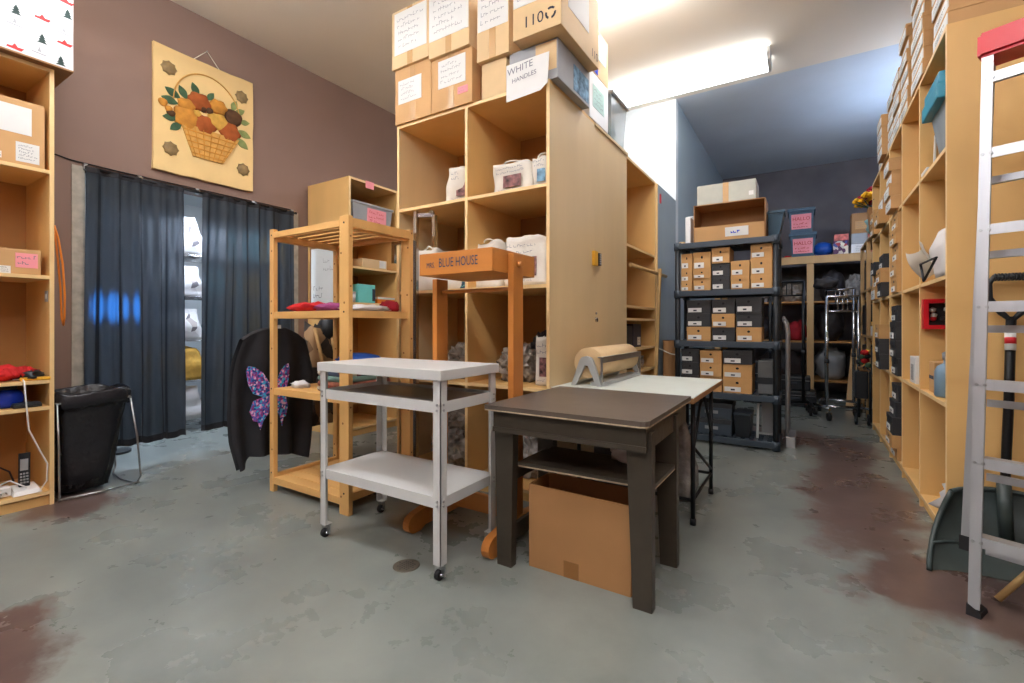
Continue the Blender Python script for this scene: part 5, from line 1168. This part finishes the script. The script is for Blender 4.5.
# ------------------------------------------------------------------ goods in the right hand run
# bay limits along y (near -> far)
ys = [3.22]; 
for b in RW[::-1]: ys.append(ys[-1] + b)
FX = .60
R90 = -PI / 2
t = thing('teal_lidded_bin', 'clear bin with teal lid jutting from the upper shelf by the ladder', 'bin', (.80, 3.58, 2.076))
m = MB(); m.hexa([(.64, 3.28, 2.077), (1.1, 3.28, 2.077), (1.1, 3.56, 2.077), (.64, 3.56, 2.077)], [(.60, 3.26, 2.36), (1.13, 3.26, 2.36), (1.13, 3.59, 2.36), (.60, 3.59, 2.36)], mat('frosted_plastic', (150, 158, 164), .25, var=.1)); m.build('tub', t)
m = MB(); m.box(.565, 1.15, 3.24, 3.62, 2.33, 2.41, tealp, bev=.008); m.box(.575, 1.14, 3.25, 3.61, 2.41, 2.475, tealp, bev=.012); m.build('lid', t)
m = MB(); m.box(.60, .615, 3.70, 3.86, 2.077, 2.095, foam); m.bar((.66, 3.855, 2.08), (.67, 3.87, 2.33), .03, .008, foam); solo(m, 'white_strip', 'white strip standing beside the teal-lidded bin', 'strip')
# paper / plastic wrapped stack
t = thing('paper_stack', 'loose stack of white paper and plastic sticking out of middle shelf', 'paper', (.78, 3.5, 1.411))
m = MB(); m.pillow(.40, .38, .27, whitec, c=(.79, 3.43, 1.412), bulge=.08, amp=.10, seed=61, top=.92); m.build('wrapped_stack', t)
m = MB(); m.grid(lambda u, v: Vector((.64 - .10 * math.sin(u * 1.5) + .03 * math.sin(v * 5), 3.56 + .22 * v - .02 * u, 1.44 + .17 * u + .03 * math.sin(v * 4 + u * 2))), 10, 8, canvas); m.build('loose_sheet', t, label='cream loose sheet')
m = MB(); m.tube([(.57, 3.27, 1.505), (.548, 3.54, 1.50), (.545, 3.43, 1.395)], .0065, black, 6, closed=True); m.build('black_edging', t, label='black edging strip')
carton('small brown carton at the back of the paper stack shelf', 1.0, 3.46, 1.637, .22, .26, .18, mt=kraft_b, tapes=())
# red basket hung on the divider
t = thing('red_basket', 'red plastic basket of trinkets hung inside the bay below the paper stack', 'basket', (.72, 3.84, 1.13))
yd = ys[1] - .013
rb = lambda u, v, n: Vector((.607 + u, yd - n, 1.125 + v))
m = MB(); 
for a in ([(0, 0), (.34, 0), (.34, .025), (0, .025)], [(0, .16), (.34, .16), (.34, .185), (0, .185)], [(0, .025), (.025, .025), (.025, .16), (0, .16)], [(.315, .025), (.34, .025), (.34, .16), (.315, .16)]): m.prism(a, rb, 0, .07, redp)
m.prism([(.02, .02), (.32, .02), (.32, .165), (.02, .165)], rb, 0, .006, darkc); m.build('frame', t)
rt = random.Random(5)
for k in range(16): m = MB(); m.blob(rb(.05 + .24 * rt.random(), .045 + .085 * rt.random(), .022), (.018, .016, .018), [redp, foam, darkc, foam][k % 4], sub=1, seed=k); m.build('trinket', t)
carton('small kraft carton with dark dots standing on the shelf under the basket',   .71, 3.74, .746, .14, .16, .19, R90, mt=kraft, tapes=(), flap=False, notes=[('-y', -.06, .05, .08, .10, ink, 0)])
t = thing('spray_bottle', 'grey-blue plastic bottle beside the small kraft carton', 'bottle', (.665, 3.52, .746))
m = MB(); m.lathe([(.055, 0), (.062, .01), (.062, .14), (.05, .17), (.022, .19), (.022, .21)], (.665, 3.52, .747), mat('blue_grey_plastic', (110, 136, 156), .35), 18); m.build('body', t)
m = MB(); m.lathe([(.026, 0), (.028, .035), (.015, .045)], (.665, 3.52, .957), greyp, 12); m.build('cap', t)
carton('white cardboard box with dark window on the second bay shelf', .74, 4.28, .746, .20, .24, .19, R90, mt=foam, tapes=(), flap=False, notes=[('-y', -.05, .03, .02, .13, greyp, 2)])
heap('crumpled white plastic on the lowest shelf by the ladder', 'plastic_sheet', 'plastic', (.80, 3.55, .082), (.16, .22, .12), whitec, 62, amp=.4)
# shoebox columns in the bays
def column(y, z0, kinds, hs, w, what, grp, x=.70, jit=0):
    zz = z0 + .001
    for i, (k, h) in enumerate(zip(kinds, hs)):
        o = rng.uniform(-.02, .02) * jit
        shoebox(k, x + o + .03, y + o * .4, zz, w, .34, h - .001, R90, '%s shoebox, %s %s' % (CN[k], ORD[i], what), grp); zz += h
gr = 'shoeboxes in the shelving run'
column(4.89, 1.41, 'kkkkk', (.13, .125, .13, .125, .12), .30, 'in the kraft column, third bay from the ladder', gr, .735, .8)
column(4.89, 2.075, 'wwww', (.10, .10, .10, .10), .28, 'of the flat stack in the third bay top compartment', gr, .70, 1)
column(4.89, .745, 'bbbb', (.14, .14, .15, .13), .30, 'in the black column above the kraft case, third bay', gr, .735, .8)
column(4.89, .08, 'kkbbb', (.10, .10, .14, .12, .13), .32, 'in the floor level column, third bay from the ladder', gr, .715, 1.3)
column(5.55, 1.41, 'bkb', (.13, .13, .13), .30, 'in the middle compartment of the fourth bay', gr, .70, 1)
column(5.55, 2.075, 'kw', (.13, .12), .30, 'in the upper compartment of the fourth bay', gr, .70, 1)
column(5.55, .745, 'bbk', (.14, .14, .13), .30, 'in the waist-high compartment of the fourth bay', gr, .70, 1)
column(6.15, 1.41, 'wkb', (.13, .13, .12), .30, 'in the middle compartment of the last bay', gr, .72, 1)
column(6.15, 2.075, 'kk', (.13, .12), .30, 'in the upper compartment of the last bay', gr, .70, 1)
# boxes on the run
gt = 'white-ended boxes on top of the shelving run'
bayn = ['nearest the ladder', 'second from the ladder', 'third from the ladder', 'fourth from the ladder', 'fifth from the ladder', 'sixth from the ladder', 'seventh from the ladder']
for si, (y, w, n, h, dx) in enumerate([(3.40, .34, 7, .092, .05), (3.95, .38, 7, .092, .035), (4.50, .31, 7, .088, .04), (4.82, .32, 5, .09, .04), (5.17, .32, 5, .088, .04), (5.51, .3, 4, .09, .0), (5.84, .3, 4, .088, .04)]):
    column(y, 2.69, 'w' * n, [h] * n, w, 'in the top stack %s' % bayn[si], gt, .70 + dx, .5)
m = MB(); m.box(.42, .78, 5.64, 5.78, 3.05, 3.16, kraft_l, bev=.003); solo(m, 'long_kraft_box', 'long pale box laid across the far top stacks', 'box') if False else m.bm.free()
carton('big kraft carton on the run corner right above the ladder cap', 1.04, 3.42, 2.69, .42, .36, .62, mt=kraft, tapes=())

# ------------------------------------------------------------------ stepladder, leaning closed on the end panel
t = thing('stepladder', 'aluminium stepladder with red cap leaning closed on the shelving end', 'ladder', (.536, 2.545, 0), -.443)
L, W = 2.325, .56
base_tilt = math.radians(3.4)
def lad(x, s, n): # along width, along rail, behind
    return Vector((x + 0, s * math.sin(base_tilt) + n * math.cos(base_tilt), s * math.cos(base_tilt) - n * math.sin(base_tilt)))
def ramp_w(s): return .03 * s / L + .028 * s
def lbar(m, x0, x1, s0, s1, n0, n1, mt_):
    P = lambda x, s, n: lad(x, s, n)
    m.hexa([P(x0, s0, n0), P(x1, s0, n0), P(x1, s0, n1), P(x0, s0, n1)], [P(x0, s1, n0), P(x1, s1, n0), P(x1, s1, n1), P(x0, s1, n1)], mt_)
TAP = .012
def inx(s): return TAP * s / L
for side in (0, 1):
    def X(s, off): return (inx(s) + off) if side == 0 else (W - inx(s) - off)
    m = MB()
    for (a0, a1, n0, n1) in ((0, .004, 0, .075), (.004, .035, 0, .004), (.004, .022, .071, .075)):
        m.hexa([lad(X(.03, a0), .03, n0), lad(X(.03, a1), .03, n0), lad(X(.03, a1), .03, n1), lad(X(.03, a0), .03, n1)], [lad(X(L, a0), L, n0), lad(X(L, a1), L, n0), lad(X(L, a1), L, n1), lad(X(L, a0), L, n1)], alu)
    m.build('front_rail', t, local=True)
    m = MB(); m.hexa([lad(X(0, -.004), -.012, -.006), lad(X(0, .042), -.012, -.006), lad(X(0, .042), .0, .085), lad(X(0, -.004), .0, .085)], [lad(X(.04, -.003), .045, -.004), lad(X(.04, .039), .02, -.004), lad(X(.04, .039), .02, .08), lad(X(.04, -.003), .045, .08)], rubber); m.build('foot', t, local=True)
    m = MB(); s0, s1 = .22, L - .03
    def XR_(s, off): sp = -.006 - .075 * (1 - s / L); return (inx(s) + sp + off) if side == 0 else (W - inx(s) - sp - off)
    m.hexa([lad(XR_(s0, 0), s0, .20), lad(XR_(s0, .026), s0, .20), lad(XR_(s0, .026), s0, .235), lad(XR_(s0, 0), s0, .235)], [lad(XR_(s1, 0), s1, .082), lad(XR_(s1, .026), s1, .082), lad(XR_(s1, .026), s1, .115), lad(XR_(s1, 0), s1, .115)], alu); m.build('rear_rail', t, local=True)
    m = MB(); m.hexa([lad(XR_(s0, -.004), s0 - .03, .195), lad(XR_(s0, .034), s0 - .03, .195), lad(XR_(s0, .034), s0 - .03, .245), lad(XR_(s0, -.004), s0 - .03, .245)], [lad(XR_(s0, -.004), s0 + .03, .195), lad(XR_(s0, .034), s0 + .03, .195), lad(XR_(s0, .034), s0 + .03, .245), lad(XR_(s0, -.004), s0 + .03, .245)], rubber); m.build('rear_foot', t, local=True)
for k in range(1, 8):
    s = .305 * k * 1.02; m = MB(); a, b = inx(s) + .004, W - inx(s) - .004
    lbar(m, a, b, s - .002, s + .002, .003, .075, alu); lbar(m, a, b, s - .040, s - .002, .003, .007, alu); lbar(m, a, b, s - .016, s - .002, .071, .075, alu)
    for xx in (a + .006, b - .006, a + .03, b - .03): m.cyl(lad(xx, s - .02, .004), lad(xx, s - .02, -.003), .006, steel, seg=8)
    m.build('step', t, local=True)
    if k in (1, 2, 3, 4, 5, 6): 
        m = MB(); nn = .205 - (.205 - .09) * (s - .22) / (L - .25); lbar(m, a, b, s - .115, s - .085, nn, nn + .02, alu); m.build('rear_brace', t, local=True)
m = MB(); lbar(m, inx(L) - .014, W - inx(L) + .014, L - .075, L + .03, -.014, .125, redp)
bmesh.ops.bevel(m.bm, geom=m.bm.edges[:], offset=.012, segments=2, affect='EDGES'); m.build('top_cap', t, local=True, label='red top cap')
m = MB()
lbar(m, .19, W - .12, L - .055, L + .015, -.017, -.0135, paper)
fn_ = lambda u, v, n: lad(W / 2 + .035 + u, L - .02 + v, -.018 - n)
m.scribble(fn_, -.11, .11, -.028, .03, 3, ink, seed=6, n=.0005, th=.003); m.build('warning_label', t, local=True, label='white warning label')
m = MB(); s = .305 * 7 * 1.02; lbar(m, W * .35, W * .75, s - .036, s - .006, .0015, .003, paper); m.scribble(lambda u, v, n: lad(W * .42 + u, s - .02 + v, .001 - n), 0, .12, -.012, .012, 1, ink, seed=3, n=.0006, th=.003); m.build('step_label', t, local=True, label='white step label')
# snow shovel behind the ladder
t = thing('snow_shovel', 'dark plastic snow shovel with black handle propped behind the stepladder', 'shovel', (.76, 3.05, 0))
SXc, SW = .79, .62
def blade(u, v):
    y = 2.965 + .215 * math.sin(v * PI * .5) ** 1.0 - .05 * (2 * u - 1) ** 2 * v; z = .004 + .335 * v ** 1.15 + .012 * math.cos((u - .5) * PI) * v
    taper = 1 - .36 * v ** 1.4
    return Vector((SXc + SW * (u - .5) * taper, y - .07 * abs(2 * u - 1) ** 4 * (1 - v * .3), z))
m = MB(); m.grid(blade, 30, 14, shovelm); m.grid(lambda u, v: blade(u, v) + Vector((0, .007, .002)), 30, 14, shovelm)
for k in (0, 1): m.grid(lambda u, v: blade(float(k), u) + Vector((0, .007 * v, .002 * v)), 14, 1, shovelm); m.grid(lambda u, v: blade(u, float(k)) + Vector((0, .007 * v, .002 * v)), 30, 1, shovelm)
m.build('blade', t, normals=False)
m = MB(); m.tube([blade(u / 10, 1.0) for u in range(11)], .011, shovelm, 8); m.tube([blade(0, v / 8) for v in range(9)], .011, shovelm, 8); m.tube([blade(1, v / 8) for v in range(9)], .011, shovelm, 8); m.tube([blade(u / 10, .35) + Vector((0, -.006, 0)) for u in range(11)], .008, shovelm, 8); m.build('rim', t)
m = MB(); m.tube([(.79, 3.11, .16), (.795, 3.145, .40), (.81, 3.155, .8), (.82, 3.165, 1.19)], .0185, blackm, 10); m.build('shaft', t)
m = MB(); m.cyl((.79, 3.105, .14), (.79, 3.148, .42), .027, shovelm, seg=12); m.build('socket', t)
m = MB(); m.cyl((.814, 3.152, 1.03), (.816, 3.16, 1.12), .0205, paper, seg=12); m.cyl((.8145, 3.153, 1.06), (.8155, 3.157, 1.09), .021, redp, seg=12); m.build('sticker', t, label='white and red sticker')
m = MB(); m.tube([(.82, 3.16, 1.17), (.785, 3.165, 1.21), (.745, 3.165, 1.28), (.742, 3.165, 1.35), (.76, 3.165, 1.38), (.88, 3.165, 1.38), (.90, 3.165, 1.35), (.897, 3.165, 1.28), (.855, 3.165, 1.21)], .014, black, 8, closed=True)
for k in range(10): m.cyl((.762 + k * .012, 3.165, 1.38), (.768 + k * .012, 3.165, 1.38), .0195, black, seg=10)
m.build('grip', t)
# green shovel and stick
t = thing('green_scoop', 'dark green plastic scoop with wooden handle lying behind the ladder feet', 'scoop', (.93, 2.86, 0))
def sc2(u, v): return Vector((.80 + .32 * u, 2.80 + .09 * math.sin(v * PI / 2) + .03 * u, .003 + .19 * v - .01 * math.cos(u * PI * 2) * v))
m = MB(); m.grid(sc2, 16, 8, shovelt); m.grid(lambda u, v: sc2(u, v) + Vector((0, .006, 0)), 16, 8, shovelt); m.build('blade', t, normals=False)
m = MB(); m.tube([sc2(u / 8, 1) for u in range(9)], .008, shovelt, 6); m.build('rim', t)
m = MB(); m.cyl((.66, 2.70, .02), (.87, 2.79, .27), .013, handle_w, seg=10); m.build('handle', t, label='wooden handle')

# ------------------------------------------------------------------ floor drain
t = thing('floor_drain', 'round cast floor drain set in the concrete before the white cart', 'drain', (-1.622, 1.625, 0))
m = MB(); m.lathe([(.062, 0), (.064, .0015), (.058, .003), (.052, .003)], (0, 0, 0), mat('cast_iron', (104, 96, 84), .55, metal=.5, var=.15), 28); m.build('rim', t, local=True)
m = MB()
for k in range(-3, 4):
    for j in range(-3, 4):
        if k * k + j * j < 10: m.cyl((k * .014, j * .014, .003), (k * .014, j * .014, .0036), .0048, blackm, seg=8)
m.build('grate_holes', t, local=True)

# ------------------------------------------------------------------ camera, world, colour
cam = bpy.data.cameras.new('camera'); co = bpy.data.objects.new('camera', cam); COL.objects.link(co)
co.location = (0, 0, 1.15); co.rotation_euler = (PI / 2, 0, math.radians(32.257)); cam.sensor_width = 36; cam.lens = 469 / 1024 * 36; cam.shift_y = -16.5 / 1024; cam.clip_start = .05
SC.camera = co
w = bpy.data.worlds.new('world'); SC.world = w; w.use_nodes = True; w.node_tree.nodes['Background'].inputs[0].default_value = (.6, .62, .66, 1); w.node_tree.nodes['Background'].inputs[1].default_value = .3
SC.view_settings.view_transform = 'Standard'; SC.view_settings.look = 'None'; SC.view_settings.gamma = 1; SC.view_settings.exposure = 1.0; SC.view_settings.use_curve_mapping = False
SC.cycles.use_denoising = True; SC.cycles.max_bounces = 8; SC.cycles.diffuse_bounces = 6; SC.cycles.transparent_max_bounces = 12; SC.cycles.sample_clamp_indirect = 6
